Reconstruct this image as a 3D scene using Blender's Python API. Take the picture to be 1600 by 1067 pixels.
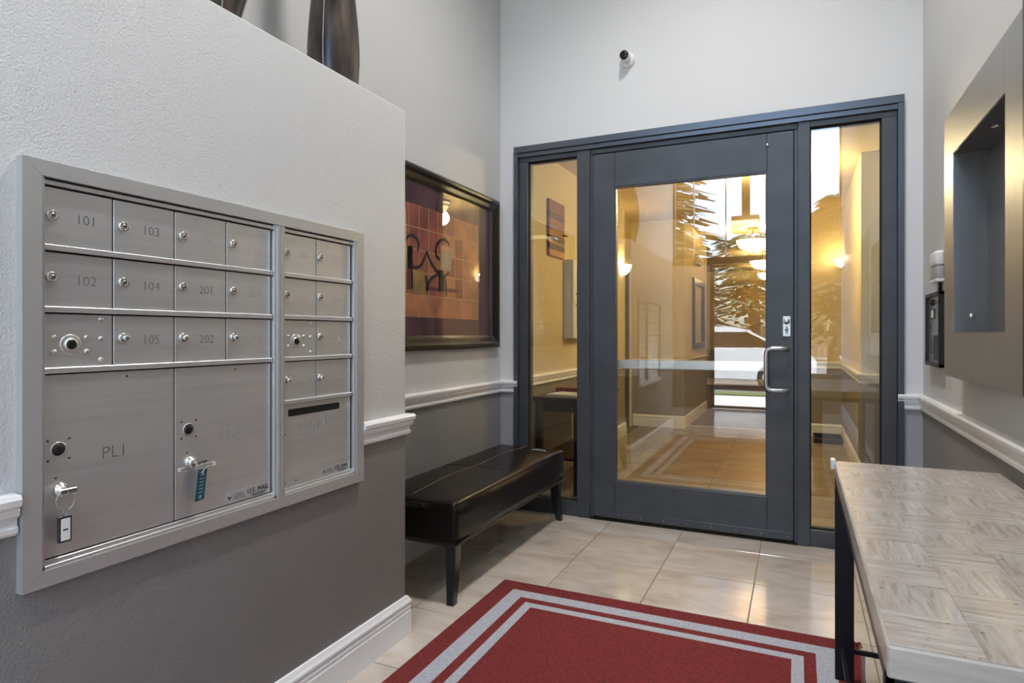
import bpy, bmesh, math, random
from mathutils import Vector, Matrix
random.seed(7)
R = math.radians
for o in list(bpy.data.objects): bpy.data.objects.remove(o)
scene = bpy.context.scene
C = scene.collection

# ------------------------------------------------------------------ camera
EYE = 1.25
cd = bpy.data.cameras.new('camera'); cam = bpy.data.objects.new('camera', cd); C.objects.link(cam)
cd.sensor_width = 36.0; cd.lens = 972.0/1600*36; cd.shift_y = -11.5/1600; cd.clip_start = 0.02
cam.location = (0, 0, EYE); cam.rotation_euler = (R(90), 0, R(24.648)); scene.camera = cam
# ------------------------------------------------------------------ sky, sun, exposure
w = bpy.data.worlds.new('sky'); scene.world = w; w.use_nodes = True
nt = w.node_tree; nt.nodes.clear()
wo = nt.nodes.new('ShaderNodeOutputWorld'); wb = nt.nodes.new('ShaderNodeBackground'); st = nt.nodes.new('ShaderNodeTexSky')
st.sky_type = 'NISHITA'; st.sun_disc = False; st.sun_elevation = R(48); st.sun_rotation = R(78)
st.air_density = 1.0; st.dust_density = 2.5; st.ozone_density = 1.0
wb.inputs['Strength'].default_value = 1.05
nt.links.new(st.outputs[0], wb.inputs[0]); nt.links.new(wb.outputs[0], wo.inputs[0])
sl = bpy.data.lights.new('sun', 'SUN'); sl.energy = 14; sl.angle = R(0.6); sl.color = (1, .95, .87)
sun = bpy.data.objects.new('sun', sl); C.objects.link(sun); sun.rotation_euler = Vector((-.66, -.14, -.74)).to_track_quat('-Z', 'Y').to_euler(); sun.location = (9, 3, 12)
pl = bpy.data.lights.new('entry_portal', 'AREA'); pl.shape = 'RECTANGLE'; pl.size = 2.5; pl.size_y = 4.9
po = bpy.data.objects.new('entry_portal', pl); C.objects.link(po); po.location = (-.66, -2.78, 2.5); po.rotation_euler = (R(90), 0, 0)
pl.cycles.is_portal = True
vs = scene.view_settings; vs.view_transform = 'Standard'; vs.look = 'None'; vs.gamma = 1; vs.use_curve_mapping = False
vs.exposure = 1.0
scene.cycles.max_bounces = 10; scene.cycles.diffuse_bounces = 6; scene.cycles.glossy_bounces = 5
scene.cycles.transparent_max_bounces = 24; scene.cycles.transmission_bounces = 8

# ------------------------------------------------------------------ materials
M = {}
def newmat(n):
    m = bpy.data.materials.new(n); m.use_nodes = True; M[n] = m
    return m, m.node_tree, m.node_tree.nodes['Principled BSDF']
def N(t, k, **kw):
    n = t.nodes.new(k)
    for a, b in kw.items():
        if a in n.inputs: n.inputs[a].default_value = b
        else: setattr(n, a, b)
    return n
def coords(t, scale=(1, 1, 1), kind='Object'):
    tc = t.nodes.new('ShaderNodeTexCoord'); mp = t.nodes.new('ShaderNodeMapping'); mp.inputs['Scale'].default_value = scale
    t.links.new(tc.outputs[kind], mp.inputs[0]); return mp.outputs[0]
def bump(t, p, h, strength=.3, dist=.002):
    b = N(t, 'ShaderNodeBump', Strength=strength, Distance=dist); t.links.new(h, b.inputs['Height']); t.links.new(b.outputs[0], p.inputs['Normal'])
def mat(n, col, rough=.5, metal=0, spec=None, noise=None, bmp=None, coat=0, emit=None, sheen=0):
    """noise=(scale tuple or number, contrast) varies the colour; bmp=(scale, strength, distance)"""
    m, t, p = newmat(n)
    p.inputs['Base Color'].default_value = (*col, 1); p.inputs['Roughness'].default_value = rough; p.inputs['Metallic'].default_value = metal
    if spec is not None: p.inputs['Specular IOR Level'].default_value = spec
    if coat: p.inputs['Coat Weight'].default_value = coat; p.inputs['Coat Roughness'].default_value = .12
    if sheen: p.inputs['Sheen Weight'].default_value = sheen
    if emit: p.inputs['Emission Color'].default_value = (*emit[0], 1); p.inputs['Emission Strength'].default_value = emit[1]
    if noise:
        sc = noise[0] if isinstance(noise[0], tuple) else (noise[0],)*3
        tx = N(t, 'ShaderNodeTexNoise', Scale=1.0, Detail=5.0); t.links.new(coords(t, sc), tx.inputs['Vector'])
        cr = t.nodes.new('ShaderNodeValToRGB'); k = noise[1]
        cr.color_ramp.elements[0].color = (*[c*(1-k) for c in col], 1); cr.color_ramp.elements[1].color = (*[min(1, c*(1+k)) for c in col], 1)
        cr.color_ramp.elements[0].position = .3; cr.color_ramp.elements[1].position = .7
        t.links.new(tx.outputs[0], cr.inputs[0]); t.links.new(cr.outputs[0], p.inputs['Base Color'])
    if bmp:
        sc = bmp[0] if isinstance(bmp[0], tuple) else (bmp[0],)*3
        tx = N(t, 'ShaderNodeTexNoise', Scale=1.0, Detail=2.0); t.links.new(coords(t, sc), tx.inputs['Vector'])
        bump(t, p, tx.outputs[0], bmp[1], bmp[2])
    return m
def two_tone(n, up, low, split=.865, rough=.55, b=(190, .65, .0042)):
    m, t, p = newmat(n); p.inputs['Roughness'].default_value = rough
    tc = t.nodes.new('ShaderNodeNewGeometry'); sp = t.nodes.new('ShaderNodeSeparateXYZ'); t.links.new(tc.outputs['Position'], sp.inputs[0])
    gt = N(t, 'ShaderNodeMath', operation='GREATER_THAN'); gt.inputs[1].default_value = split; t.links.new(sp.outputs['Z'], gt.inputs[0])
    mx = N(t, 'ShaderNodeMix', data_type='RGBA'); mx.inputs[6].default_value = (*low, 1); mx.inputs[7].default_value = (*up, 1)
    t.links.new(gt.outputs[0], mx.inputs[0]); t.links.new(mx.outputs[2], p.inputs['Base Color'])
    tx = N(t, 'ShaderNodeTexNoise', Scale=b[0], Detail=2.0, Roughness=.6); t.links.new(coords(t), tx.inputs['Vector'])
    bump(t, p, tx.outputs[0], b[1], b[2]); return m
def stone(n, base, dark, light, scale, rough=.25, stretch=(1, 1, 1), pits=0, coat=0.0, obj_random=.10):
    m, t, p = newmat(n); p.inputs['Roughness'].default_value = rough
    if coat: p.inputs['Coat Weight'].default_value = coat; p.inputs['Coat Roughness'].default_value = .08
    oi = t.nodes.new('ShaderNodeObjectInfo'); tc = t.nodes.new('ShaderNodeTexCoord')
    va = N(t, 'ShaderNodeVectorMath', operation='MULTIPLY_ADD'); va.inputs[1].default_value = stretch
    cb = t.nodes.new('ShaderNodeCombineXYZ')
    mm = N(t, 'ShaderNodeMath', operation='MULTIPLY'); mm.inputs[1].default_value = 37.0
    t.links.new(oi.outputs['Random'], mm.inputs[0])
    for i in range(3): t.links.new(mm.outputs[0], cb.inputs[i])
    t.links.new(tc.outputs['Object'], va.inputs[0]); t.links.new(cb.outputs[0], va.inputs[2])
    tx = N(t, 'ShaderNodeTexNoise', Scale=scale, Detail=7.0, Roughness=.62, Distortion=.6); t.links.new(va.outputs[0], tx.inputs['Vector'])
    cr = t.nodes.new('ShaderNodeValToRGB'); e = cr.color_ramp.elements
    e[0].position = .30; e[0].color = (*dark, 1); e[1].position = .68; e[1].color = (*light, 1)
    x = cr.color_ramp.elements.new(.48); x.color = (*base, 1)
    t.links.new(tx.outputs[0], cr.inputs[0])
    hv = N(t, 'ShaderNodeHueSaturation'); mr = N(t, 'ShaderNodeMapRange'); mr.inputs[3].default_value = 1-obj_random; mr.inputs[4].default_value = 1+obj_random
    t.links.new(oi.outputs['Random'], mr.inputs[0]); t.links.new(mr.outputs[0], hv.inputs['Value']); t.links.new(cr.outputs[0], hv.inputs['Color'])
    out = hv.outputs[0]
    if pits:
        t2 = N(t, 'ShaderNodeTexNoise', Scale=pits, Detail=3.0); t.links.new(tc.outputs['Object'], t2.inputs['Vector'])
        c2 = t.nodes.new('ShaderNodeValToRGB'); c2.color_ramp.elements[0].position = .30; c2.color_ramp.elements[1].position = .36
        c2.color_ramp.elements[0].color = (.45, .42, .38, 1)
        mx = N(t, 'ShaderNodeMix', data_type='RGBA', blend_type='MULTIPLY'); mx.inputs[0].default_value = 1
        t.links.new(t2.outputs[0], c2.inputs[0]); t.links.new(out, mx.inputs[6]); t.links.new(c2.outputs[0], mx.inputs[7]); out = mx.outputs[2]
    t.links.new(out, p.inputs['Base Color']); return m
def glass(n, f0=.06, tint=(1, 1, 1), power=5.0):
    m = bpy.data.materials.new(n); m.use_nodes = True; M[n] = m; t = m.node_tree; t.nodes.clear()
    o = t.nodes.new('ShaderNodeOutputMaterial'); mx = t.nodes.new('ShaderNodeMixShader')
    tr = N(t, 'ShaderNodeBsdfTransparent'); tr.inputs[0].default_value = (*tint, 1)
    gl = N(t, 'ShaderNodeBsdfGlossy'); gl.inputs['Roughness'].default_value = 0.0; gl.inputs[0].default_value = (1, 1, 1, 1)
    lw = N(t, 'ShaderNodeLayerWeight', Blend=.5)
    pw = N(t, 'ShaderNodeMath', operation='POWER'); pw.inputs[1].default_value = power
    ma = N(t, 'ShaderNodeMath', operation='MULTIPLY_ADD'); ma.inputs[1].default_value = 1-f0; ma.inputs[2].default_value = f0
    t.links.new(lw.outputs['Facing'], pw.inputs[0]); t.links.new(pw.outputs[0], ma.inputs[0]); t.links.new(ma.outputs[0], mx.inputs[0])
    t.links.new(tr.outputs[0], mx.inputs[1]); t.links.new(gl.outputs[0], mx.inputs[2]); t.links.new(mx.outputs[0], o.inputs[0]); return m

two_tone('paint_lobby', (.62, .62, .615), (.245, .242, .238))
two_tone('paint_door_wall', (.69, .69, .69), (.36, .36, .365), b=(120, .25, .0015))
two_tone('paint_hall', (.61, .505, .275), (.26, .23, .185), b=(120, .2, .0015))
mat('ceiling_white', (.78, .77, .74), .8)
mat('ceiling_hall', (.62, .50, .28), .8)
mat('white_trim', (.80, .80, .80), .32)
mat('grout', (.22, .18, .13), .9)
stone('travertine_tile', (.50, .435, .365), (.40, .325, .25), (.58, .52, .455), 2.6, rough=.13, stretch=(1, 2.2, 1), obj_random=.07)
stone('travertine_top', (.385, .345, .31), (.255, .21, .175), (.475, .445, .42), 7.0, rough=.24, stretch=(1.4, 11, 3), pits=75.0, coat=.25, obj_random=.06)
stone('travertine_edge', (.42, .39, .34), (.31, .27, .22), (.52, .49, .44), 5.0, rough=.35, stretch=(1.0, 1.5, 6), coat=.1, obj_random=.03)
stone('hall_tile_dimmed', (.255, .222, .182), (.17, .145, .115), (.32, .285, .245), 2.6, rough=.30, stretch=(1, 2.2, 1), obj_random=.08)  # tile colour darkened in place of dimmer light on the hall floor
mat('carpet', (.125, .085, .05), .95, noise=(60, .25), bmp=(400, .6, .004))
mat('rug_red', (.165, .014, .013), .95, noise=(140, .45), bmp=(350, .9, .004))
mat('rug_grey', (.40, .41, .45), .95, noise=(160, .2), bmp=(350, .9, .004))
mat('storefront', (.072, .075, .082), .40, .30, noise=(6, .12))
mat('storefront_trim', (.11, .12, .14), .26, .6)
mat('black_gap', (.004, .004, .004), .9)
mat('aluminium', (.74, .74, .745), .36, .80, noise=((3, 3, 60), .05))
mat('aluminium_frame', (.56, .56, .555), .40, .60)
mat('aluminium_bright', (.74, .74, .74), .32, .85)
mat('chrome', (.58, .58, .565), .26, 1.0)
mat('dark_lock', (.03, .03, .03), .3, .6)
mat('engraving', (.20, .20, .20), .5, .4)
mat('engraving_faint', (.56, .56, .56), .42, .7)
mat('sticker_clear', (.38, .38, .38), .35)
mat('print_black', (.03, .03, .03), .6)
mat('paper_white', (.75, .75, .73), .6)
mat('tag_teal', (.012, .06, .075), .4)
mat('tag_print', (.25, .42, .45), .5)
mat('leather', (.0075, .0045, .0038), .33, spec=.3, noise=(5, .3), bmp=(60, .10, .002), coat=.08)
mat('leather_seam', (.11, .075, .055), .45)
mat('leg_black', (.006, .008, .012), .22, coat=.4)
mat('frame_black', (.012, .009, .007), .28, coat=.3)
mat('steel_dark', (.38, .385, .39), .42, .9, noise=((2, 60, 2), .06), bmp=((3, 200, 3), .08, .001))
mat('steel_niche', (.24, .24, .245), .40, .85, noise=((40, 3, 3), .05))
mat('steel_plain', (.60, .60, .60), .28, .9)
mat('black_plastic', (.012, .012, .014), .35)
mat('table_black', (.008, .010, .016), .35, .3)
mat('vase_wood', (.060, .042, .031), .34, noise=((22, 22, 5), .9), coat=.15)
mat('vase_seam', (.40, .39, .37), .4)
mat('white_plastic', (.80, .80, .80), .3)
mat('lens_black', (.006, .006, .006), .12)
mat('art_purple', (.085, .030, .045), .5, noise=((6, 6, 2), .5))
mat('art_orange', (.42, .17, .075), .55, noise=(7, .35))
mat('art_rust', (.30, .085, .055), .55, noise=(5, .35))
mat('art_line', (.52, .27, .14), .6)
mat('art_ochre', (.36, .22, .07), .6, noise=(10, .3))
mat('art_sand', (.36, .27, .19), .6, noise=(10, .2))
mat('art_ink', (.022, .010, .010), .6)
mat('art_shadow', (.13, .035, .035), .6)
mat('wood_dark', (.018, .010, .007), .3, coat=.2)
mat('wood_red', (.22, .055, .025), .4, noise=((2, 2, 40), .35))
mat('wood_orange', (.36, .16, .05), .4, noise=((2, 2, 60), .4))
mat('wood_brown', (.07, .03, .018), .4, noise=((2, 2, 60), .3))
mat('cabinet_white', (.72, .72, .70), .4)
mat('door_white', (.70, .66, .56), .4)
mat('door_brown', (.035, .018, .010), .35)
mat('book_red', (.22, .02, .03), .4)
mat('magazine', (.55, .45, .32), .4, noise=(30, .3))
mat('mirror', (.85, .80, .70), .02, 1.0)
mat('lamp_bowl', (.9, .8, .6), .4, emit=((1, .74, .38), 3.2))
mat('lamp_white', (.9, .85, .75), .4, emit=((1, .86, .62), 2.2))
mat('lamp_drum', (.8, .7, .5), .6, emit=((1, .80, .50), 3.0))
mat('bronze', (.10, .065, .03), .35, .8)
mat('fill_lens', (.9, .9, .9), .4, emit=((1, .93, .82), 8.0))  # glowing lens of the added ceiling fill lamps
mat('brown_fabric', (.16, .10, .055), .8)
glass('pane', .095, (.96, .97, .96))
glass('pane_entry', .04, (.97, .98, .98))
glass('art_glass', .045)
mat('concrete', (.52, .51, .49), .9, noise=(3, .12))
mat('asphalt', (.16, .155, .15), .95, noise=(12, .2))
mat('grass', (.10, .13, .04), .95, noise=(20, .4))
mat('car_white', (.80, .81, .82), .18, coat=.6)
mat('car_glass', (.012, .014, .016), .06)
mat('rubber', (.014, .014, .014), .8)
mat('bark', (.14, .095, .065), .95, noise=((6, 6, 1), .4))
mat('needles', (.022, .034, .015), .8, noise=(4, .4))
mat('leaves', (.10, .11, .035), .8, noise=(3, .5))
mat('fence_wood', (.22, .16, .12), .9, noise=((2, 2, 8), .2))

# ------------------------------------------------------------------ mesh builder
class MB:
    def __init__(s): s.v = []; s.f = []; s.m = []; s.s = []
    def add(s, vs, fs, mi=0, sm=False):
        b = len(s.v); s.v += [tuple(v) for v in vs]
        for f in fs: s.f.append([b+i for i in f]); s.m.append(mi); s.s.append(sm)
        return s
    def box(s, x0, x1, y0, y1, z0, z1, mi=0, bev=0, seg=1):
        x0, x1 = min(x0, x1), max(x0, x1); y0, y1 = min(y0, y1), max(y0, y1); z0, z1 = min(z0, z1), max(z0, z1)
        if not bev:
            V = [(x0, y0, z0), (x1, y0, z0), (x1, y1, z0), (x0, y1, z0), (x0, y0, z1), (x1, y0, z1), (x1, y1, z1), (x0, y1, z1)]
            return s.add(V, [(0, 3, 2, 1), (4, 5, 6, 7), (0, 1, 5, 4), (1, 2, 6, 5), (2, 3, 7, 6), (3, 0, 4, 7)], mi)
        bm = bmesh.new(); bmesh.ops.create_cube(bm, size=1)
        for v in bm.verts: v.co = Vector(((x0+x1)/2+v.co.x*(x1-x0), (y0+y1)/2+v.co.y*(y1-y0), (z0+z1)/2+v.co.z*(z1-z0)))
        bmesh.ops.bevel(bm, geom=bm.edges[:], offset=bev, segments=seg, profile=.5, affect='EDGES')
        return s.bm(bm, mi, seg > 1)
    def bm(s, bm, mi=0, sm=False):
        bm.verts.index_update()
        s.add([v.co[:] for v in bm.verts], [[v.index for v in f.verts] for f in bm.faces], mi, sm); bm.free(); return s
    def lathe(s, c, prof, n=24, axis='z', mi=0, sm=True, a0=0, a1=2*math.pi):
        full = abs(a1-a0-2*math.pi) < 1e-6; k = n if full else n+1
        V = []
        for (r, h) in prof:
            for i in range(k):
                a = a0+(a1-a0)*i/n; p, q = r*math.cos(a), r*math.sin(a)
                d = {'z': (p, q, h), 'x': (h, p, q), 'y': (q, h, p), '-x': (-h, q, p), '-y': (p, -h, q)}[axis]
                V.append((c[0]+d[0], c[1]+d[1], c[2]+d[2]))
        F = []
        for j in range(len(prof)-1):
            for i in range(n):
                a, b = j*k+i, j*k+(i+1) % k
                F.append((a, b, b+k, a+k))
        s.add(V, F, mi, sm)
        if full:
            if prof[0][0] > 1e-5: s.add(V[:k], [tuple(reversed(range(k)))], mi)
            if prof[-1][0] > 1e-5: s.add(V[-k:], [tuple(range(k))], mi)
        return s
    def tube(s, pts, r, n=8, mi=0, sm=True, cap=True, closed=False):
        P = [Vector(p) for p in pts]; m = len(P); rs = r if isinstance(r, (list, tuple)) else [r]*m
        V = []; up = None
        for i in range(m):
            a = P[(i-1) % m] if closed or i > 0 else P[i]; b = P[(i+1) % m] if closed or i < m-1 else P[i]
            d = (b-a).normalized()
            if up is None: up = d.orthogonal().normalized()
            else:
                up = up-d*up.dot(d); up = up.normalized() if up.length > 1e-6 else d.orthogonal().normalized()
            w2 = d.cross(up)
            for k in range(n):
                t = 2*math.pi*k/n; V.append(P[i]+(up*math.cos(t)+w2*math.sin(t))*rs[i])
        F = []
        for i in range(m if closed else m-1):
            for k in range(n):
                j = (i+1) % m; F.append((i*n+k, i*n+(k+1) % n, j*n+(k+1) % n, j*n+k))
        if cap and not closed: F += [tuple(reversed(range(n))), tuple(range((m-1)*n, m*n))]
        return s.add(V, F, mi, sm)
    def sweep(s, path, prof, mi=0):
        """path of (x, y); prof of (out, z); out is to the right of travel"""
        P = [Vector(p) for p in path]; m = len(P); V = []
        def nrm(a, b):
            d = (b-a).normalized(); return Vector((d.y, -d.x))
        for i in range(m):
            if i == 0: o = nrm(P[0], P[1])
            elif i == m-1: o = nrm(P[-2], P[-1])
            else:
                a, b = nrm(P[i-1], P[i]), nrm(P[i], P[i+1]); o = (a+b)/(1+a.dot(b))
            for (q, z) in prof: V.append((P[i].x+o.x*q, P[i].y+o.y*q, z))
        k = len(prof); F = []
        for i in range(m-1):
            for j in range(k):
                F.append((i*k+j, (i+1)*k+j, (i+1)*k+(j+1) % k, i*k+(j+1) % k))
        F += [tuple(range(k)), tuple(reversed(range((m-1)*k, m*k)))]
        return s.add(V, F, mi)
    def prism(s, pts, axis, a, b, mi=0):
        """pts 2D polygon; axis 'x','y','z' extruded from a to b"""
        def mk(p, h): return {'x': (h, p[0], p[1]), 'y': (p[0], h, p[1]), 'z': (p[0], p[1], h)}[axis]
        n = len(pts); V = [mk(p, a) for p in pts]+[mk(p, b) for p in pts]
        F = [tuple(reversed(range(n))), tuple(range(n, 2*n))]+[(i, (i+1) % n, n+(i+1) % n, n+i) for i in range(n)]
        return s.add(V, F, mi)
    def mesh(s, name, mats):
        me = bpy.data.meshes.new(name); me.from_pydata(s.v, [], s.f)
        for m in (mats if isinstance(mats, (list, tuple)) else [mats]): me.materials.append(M[m] if isinstance(m, str) else m)
        me.polygons.foreach_set('material_index', s.m); me.polygons.foreach_set('use_smooth', s.s)
        bm = bmesh.new(); bm.from_mesh(me); bmesh.ops.recalc_face_normals(bm, faces=bm.faces[:]); bm.to_mesh(me); bm.free()
        me.update(); return me
def obj(name, mb, mats, parent=None, loc=None):
    me = mb.mesh(name, mats) if isinstance(mb, MB) else mb
    o = bpy.data.objects.new(name, me); C.objects.link(o)
    if parent is not None:
        o.parent = parent
        if parent.parent is None and parent.type == 'EMPTY': o.location = -parent.location      # meshes are written in world metres
    if loc is not None: o.location = o.location+Vector(loc)
    return o
def tag(o, label, cat=None, group=None, kind=None):
    o['label'] = label
    if cat: o['category'] = cat
    if group: o['group'] = group
    if kind: o['kind'] = kind
    return o
def thing(name, label, cat, loc=(0, 0, 0), group=None, kind=None):
    o = bpy.data.objects.new(name, None); C.objects.link(o); o.location = loc; o.empty_display_size = .1
    return tag(o, label, cat, group, kind)
def struct(name, mb, mats, label, cat):
    return tag(obj(name, mb, mats), label, cat, kind='structure')
def text_mesh(txt, size, mtx, depth=.0004, align='CENTER', thin=0.0):
    cu = bpy.data.curves.new('lettering', 'FONT'); cu.body = txt; cu.size = size; cu.extrude = depth; cu.align_x = align; cu.align_y = 'CENTER'
    cu.resolution_u = 3; cu.offset = thin
    o = bpy.data.objects.new('lettering', cu); C.objects.link(o); bpy.context.view_layer.update()
    me = bpy.data.meshes.new_from_object(o.evaluated_get(bpy.context.evaluated_depsgraph_get()))
    C.objects.unlink(o); bpy.data.objects.remove(o); bpy.data.curves.remove(cu); me.transform(mtx); me.materials.clear(); return me
def on_left(y, z, x, shear=0, sx=1):      # lettering on a wall that faces +X
    return Matrix(((0, 0, 1, x), (sx, 0, 0, y), (0, 1, 0, z), (0, 0, 0, 1)))

# ------------------------------------------------------------------ main dimensions (metres)
XA, XM, XR = -1.95, -1.487, .627         # alcove wall, mailbox wall, right wall
YD, YE, YC = 4.05, -2.80, 2.177          # door wall, entry wall, end of mailbox wall
HL = 5.0; HH = 2.78                      # ceilings: lobby, hall
LEDGE = 2.183

# ================================================================== STRUCTURE
TS = .4665; GX, GY = -.197, 2.87
fl = struct('floor', MB().box(XA-.15, XR+.35, YE-.05, 8.72, -.12, -.004), 'grout', 'beige travertine tile floor of the lobby', 'floor')
tile_meshes = {}
def edges(a, b, g):
    k0 = math.ceil((a-g)/TS-1e-6); out = [a]; x = g+k0*TS
    while x < b-1e-6:
        if x > a+1e-6: out.append(x)
        x += TS
    return out+[b]
ex = edges(XA, XR, GX); ey = edges(YE, YD+.065, GY)+edges(YD+.065, 8.68, GY)[1:]
for i in range(len(ex)-1):
    for j in range(len(ey)-1):
        x0, x1, y0, y1 = ex[i], ex[i+1], ey[j], ey[j+1]
        if y0 < YD < y1: pass
        hall = y0 > YD; key = (round(x1-x0, 3), round(y1-y0, 3), hall)
        if min(key[:2]) < .02: continue
        if key not in tile_meshes:
            a, b = key[0]/2-.0022, key[1]/2-.0022
            tile_meshes[key] = MB().box(-a, a, -b, b, -.012, 0, bev=.0012).mesh('tile', 'hall_tile_dimmed' if hall else 'travertine_tile')
        o = obj('tile', tile_meshes[key], None, fl, ((x0+x1)/2, (y0+y1)/2, 0))

mb = MB().box(XA-.15, XA, YE, YD, 0, HL)
struct('wall_left', mb, 'paint_lobby', 'tall light grey lobby wall behind the bench and the picture', 'wall')
mb = MB().box(XA, XM, -.06, YC, 0, LEDGE, bev=.008, seg=2)
struct('wall_mailbox', mb, 'paint_lobby', 'half-height textured grey wall that holds the mailboxes', 'wall')
# right wall with the opening of the steel niche
NY0, NY1, NZ0, NZ1 = 2.272, 2.945, 1.255, 1.962
mb = MB().box(XR, XR+.2, YE, NY0, 0, HL).box(XR, XR+.2, NY1, YD, 0, HL).box(XR, XR+.2, NY0, NY1, 0, NZ0).box(XR, XR+.2, NY0, NY1, NZ1, HL)
struct('wall_right', mb, 'paint_lobby', 'light grey right-hand lobby wall above and below the white rail', 'wall')
FX0, FX1, FZ = -1.836, .537, 2.579
mb = MB().box(XA-.15, FX0, YD, YD+.16, 0, HL).box(FX1, .97, YD, YD+.16, 0, HL).box(FX0, FX1, YD, YD+.16, FZ, HL)
struct('wall_back', mb, 'paint_door_wall', 'white wall around the dark glazed entrance door', 'wall')
struct('ceiling', MB().box(XA-.15, XR+.2, YE, YD+.16, HL, HL+.1), 'ceiling_white', 'white high lobby ceiling', 'ceiling')
# hall behind the door
HR = .488
YF = 8.45
mb = MB().box(XA-.15, XA, YD+.16, 7.62, 0, HH).box(XA-.28, XA-.13, 7.62, YF, 0, HH)
struct('wall_hall_left', mb, 'paint_hall', 'warm tan left wall of the hall behind the glass', 'wall')
mb = MB().box(XA-.28, -1.366, YF, YF+.12, 0, HH).box(-1.486, -1.366, YF+.12, 10.6, 0, HH).box(-2.6, -1.366, 10.6, 10.72, 0, HH)
struct('wall_hall_corner', mb, 'paint_hall', 'tan wall corner of the hall with white baseboard', 'wall')
PXR = .488; PYR = 6.0
mb = MB().box(PXR, PXR+.35, PYR+.01, YF, 0, HH).box(.15, PXR+.2, YF, YF+.12, 0, HH).box(.15, .27, YF+.12, 16.0, 0, HH)
struct('wall_hall_right', mb, 'paint_hall', 'warm tan right wall of the hall behind the right glass', 'wall')
mb = MB().box(PXR, .95, PYR, PYR+.01, 0, HH).box(.85, .97, YD+.16, PYR, 0, HH)
struct('wall_hall_pier', mb, 'paint_door_wall', 'pale grey wall pier behind the right sidelight', 'wall')
mb = MB().box(-2.6, .15, 16.0, 16.12, 0, HH).box(-2.72, -2.6, 10.6, 16.12, 0, HH)
struct('wall_hall_end', mb, 'paint_hall', 'tan end wall far down the corridor', 'wall')
struct('ceiling_hall', MB().box(-2.72, 1.0, YD+.16, 16.12, HH, HH+.1), 'ceiling_hall', 'low tan ceiling of the hall with bowl lamps', 'ceiling')
struct('floor_hall', MB().box(-2.72, HR+.2, 8.72, 16.12, -.12, .004), 'carpet', 'brown carpet of the corridor floor', 'floor')
struct('trim_9', MB().box(-1.366, .15, 8.69, 8.75, .002, .009), 'aluminium_bright', 'pale metal strip between hall tiles and carpet', 'trim')

RAIL = [(0, .832), (.010, .832), (.015, .838), (.016, .848), (.011, .854), (.012, .866), (.021, .874), (.023, .884), (.021, .889), (.029, .895), (.031, .908), (.026, .917), (0, .919)]
BASE = [(0, 0), (.017, 0), (.017, .095), (.014, .101), (.016, .106), (.016, .115), (.012, .120), (.018, .130), (.018, .137), (.012, .146), (.006, .158), (0, .160)]
def trim(name, path, prof, label): return struct(name, MB().sweep(path, prof), 'white_trim', label, 'trim')
trim('trim_1', [(XM, 1.873), (XM, YC), (XA, YC)], RAIL, 'short white chair rail between mailboxes and wall corner')
trim('trim_2', [(XA, -.06), (XM, -.06), (XM, .747)], RAIL, 'white chair rail at the left end of the mailboxes')
trim('trim_3', [(XA, YC+.031), (XA, YD), (FX0+.028, YD)], RAIL, 'white chair rail below the framed picture')
trim('trim_4', [(FX1-.03, YD), (XR, YD), (XR, YE)], RAIL, 'white chair rail along the right wall')
trim('trim_5', [(XA, YE), (XA, -.06-.031)], RAIL, 'white chair rail on the left wall near the entry')
trim('baseboard_mailbox', [(XA, -.06), (XM, -.06), (XM, YC), (XA, YC)], BASE, 'white moulded baseboard under the mailboxes')
trim('baseboard_left', [(XA, YC+.018), (XA, YD), (FX0, YD)], BASE, 'white baseboard behind the leather bench')
trim('baseboard_right', [(FX1, YD), (XR, YD), (XR, YE)], BASE, 'white baseboard behind the stone-topped table')
trim('trim_6', [(XA, YD+.16), (XA, 7.62)], RAIL, 'chair rail on the left hall wall')
trim('trim_7', [(XA-.1, YF), (-1.366, YF), (-1.366, 10.6)], [(a, b) for a, b in RAIL], 'chair rail around the hall corner')
trim('trim_8', [(.15, YF), (PXR, YF), (PXR, PYR), (.85, PYR), (.85, YD+.16)], RAIL, 'chair rail on the right hall wall')
trim('baseboard_hall_left', [(XA, YD+.16), (XA, 7.62), (XA-.1, 7.62)], BASE, 'baseboard on the left hall wall')
trim('baseboard_hall_corner', [(XA-.1, YF), (-1.366, YF), (-1.366, 10.6), (-2.5, 10.6)], BASE, 'white baseboard around the hall corner')
trim('baseboard_hall_right', [(.15, 14), (.15, YF), (PXR, YF), (PXR, PYR), (.85, PYR), (.85, YD+.16)], BASE, 'white baseboard of the right hall wall')
trim('baseboard_hall_end', [(-2.6, 16.0), (.15, 16.0)], BASE, 'white baseboard at the corridor end')

# ------------------------------------------------------------------ glazed entrance: frame, sidelights, door
CT = .03                                     # outer casing width
fr = thing('trim_10', 'dark anodised outer frame around the glazed door and sidelights', 'trim', (FX0, YD, 0), kind='structure')
obj('head', MB().box(FX0, FX1, YD-.022, YD+.13, FZ-.045, FZ, bev=.002).box(FX0, FX1, YD-.008, YD+.13, FZ-.075, FZ-.045, bev=.002), 'storefront_trim', fr)
obj('jamb', MB().box(FX0, FX0+CT, YD-.022, YD+.13, 0, FZ-.045, bev=.002), 'storefront_trim', fr)
obj('jamb', MB().box(FX1-CT, FX1, YD-.022, YD+.13, 0, FZ-.045, bev=.002), 'storefront_trim', fr)
YS = YD+.012                                 # sidelight members
S0, S1, D0, D1, S2, S3 = -1.744, -1.372, -1.258, -.021, .068, .432
ZT = 2.471; ZB = .10
obj('mullion', MB().box(S1, D0-.022, YS-.008, YD+.12, 0, FZ-.075, bev=.003).box(D0-.022, D0-.004, YS+.012, YD+.12, 0, FZ-.075), 'storefront', fr)
obj('mullion', MB().box(D1+.022, S2, YS-.008, YD+.12, 0, FZ-.075, bev=.003).box(D1+.004, D1+.022, YS+.012, YD+.12, 0, FZ-.075), 'storefront', fr)
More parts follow.
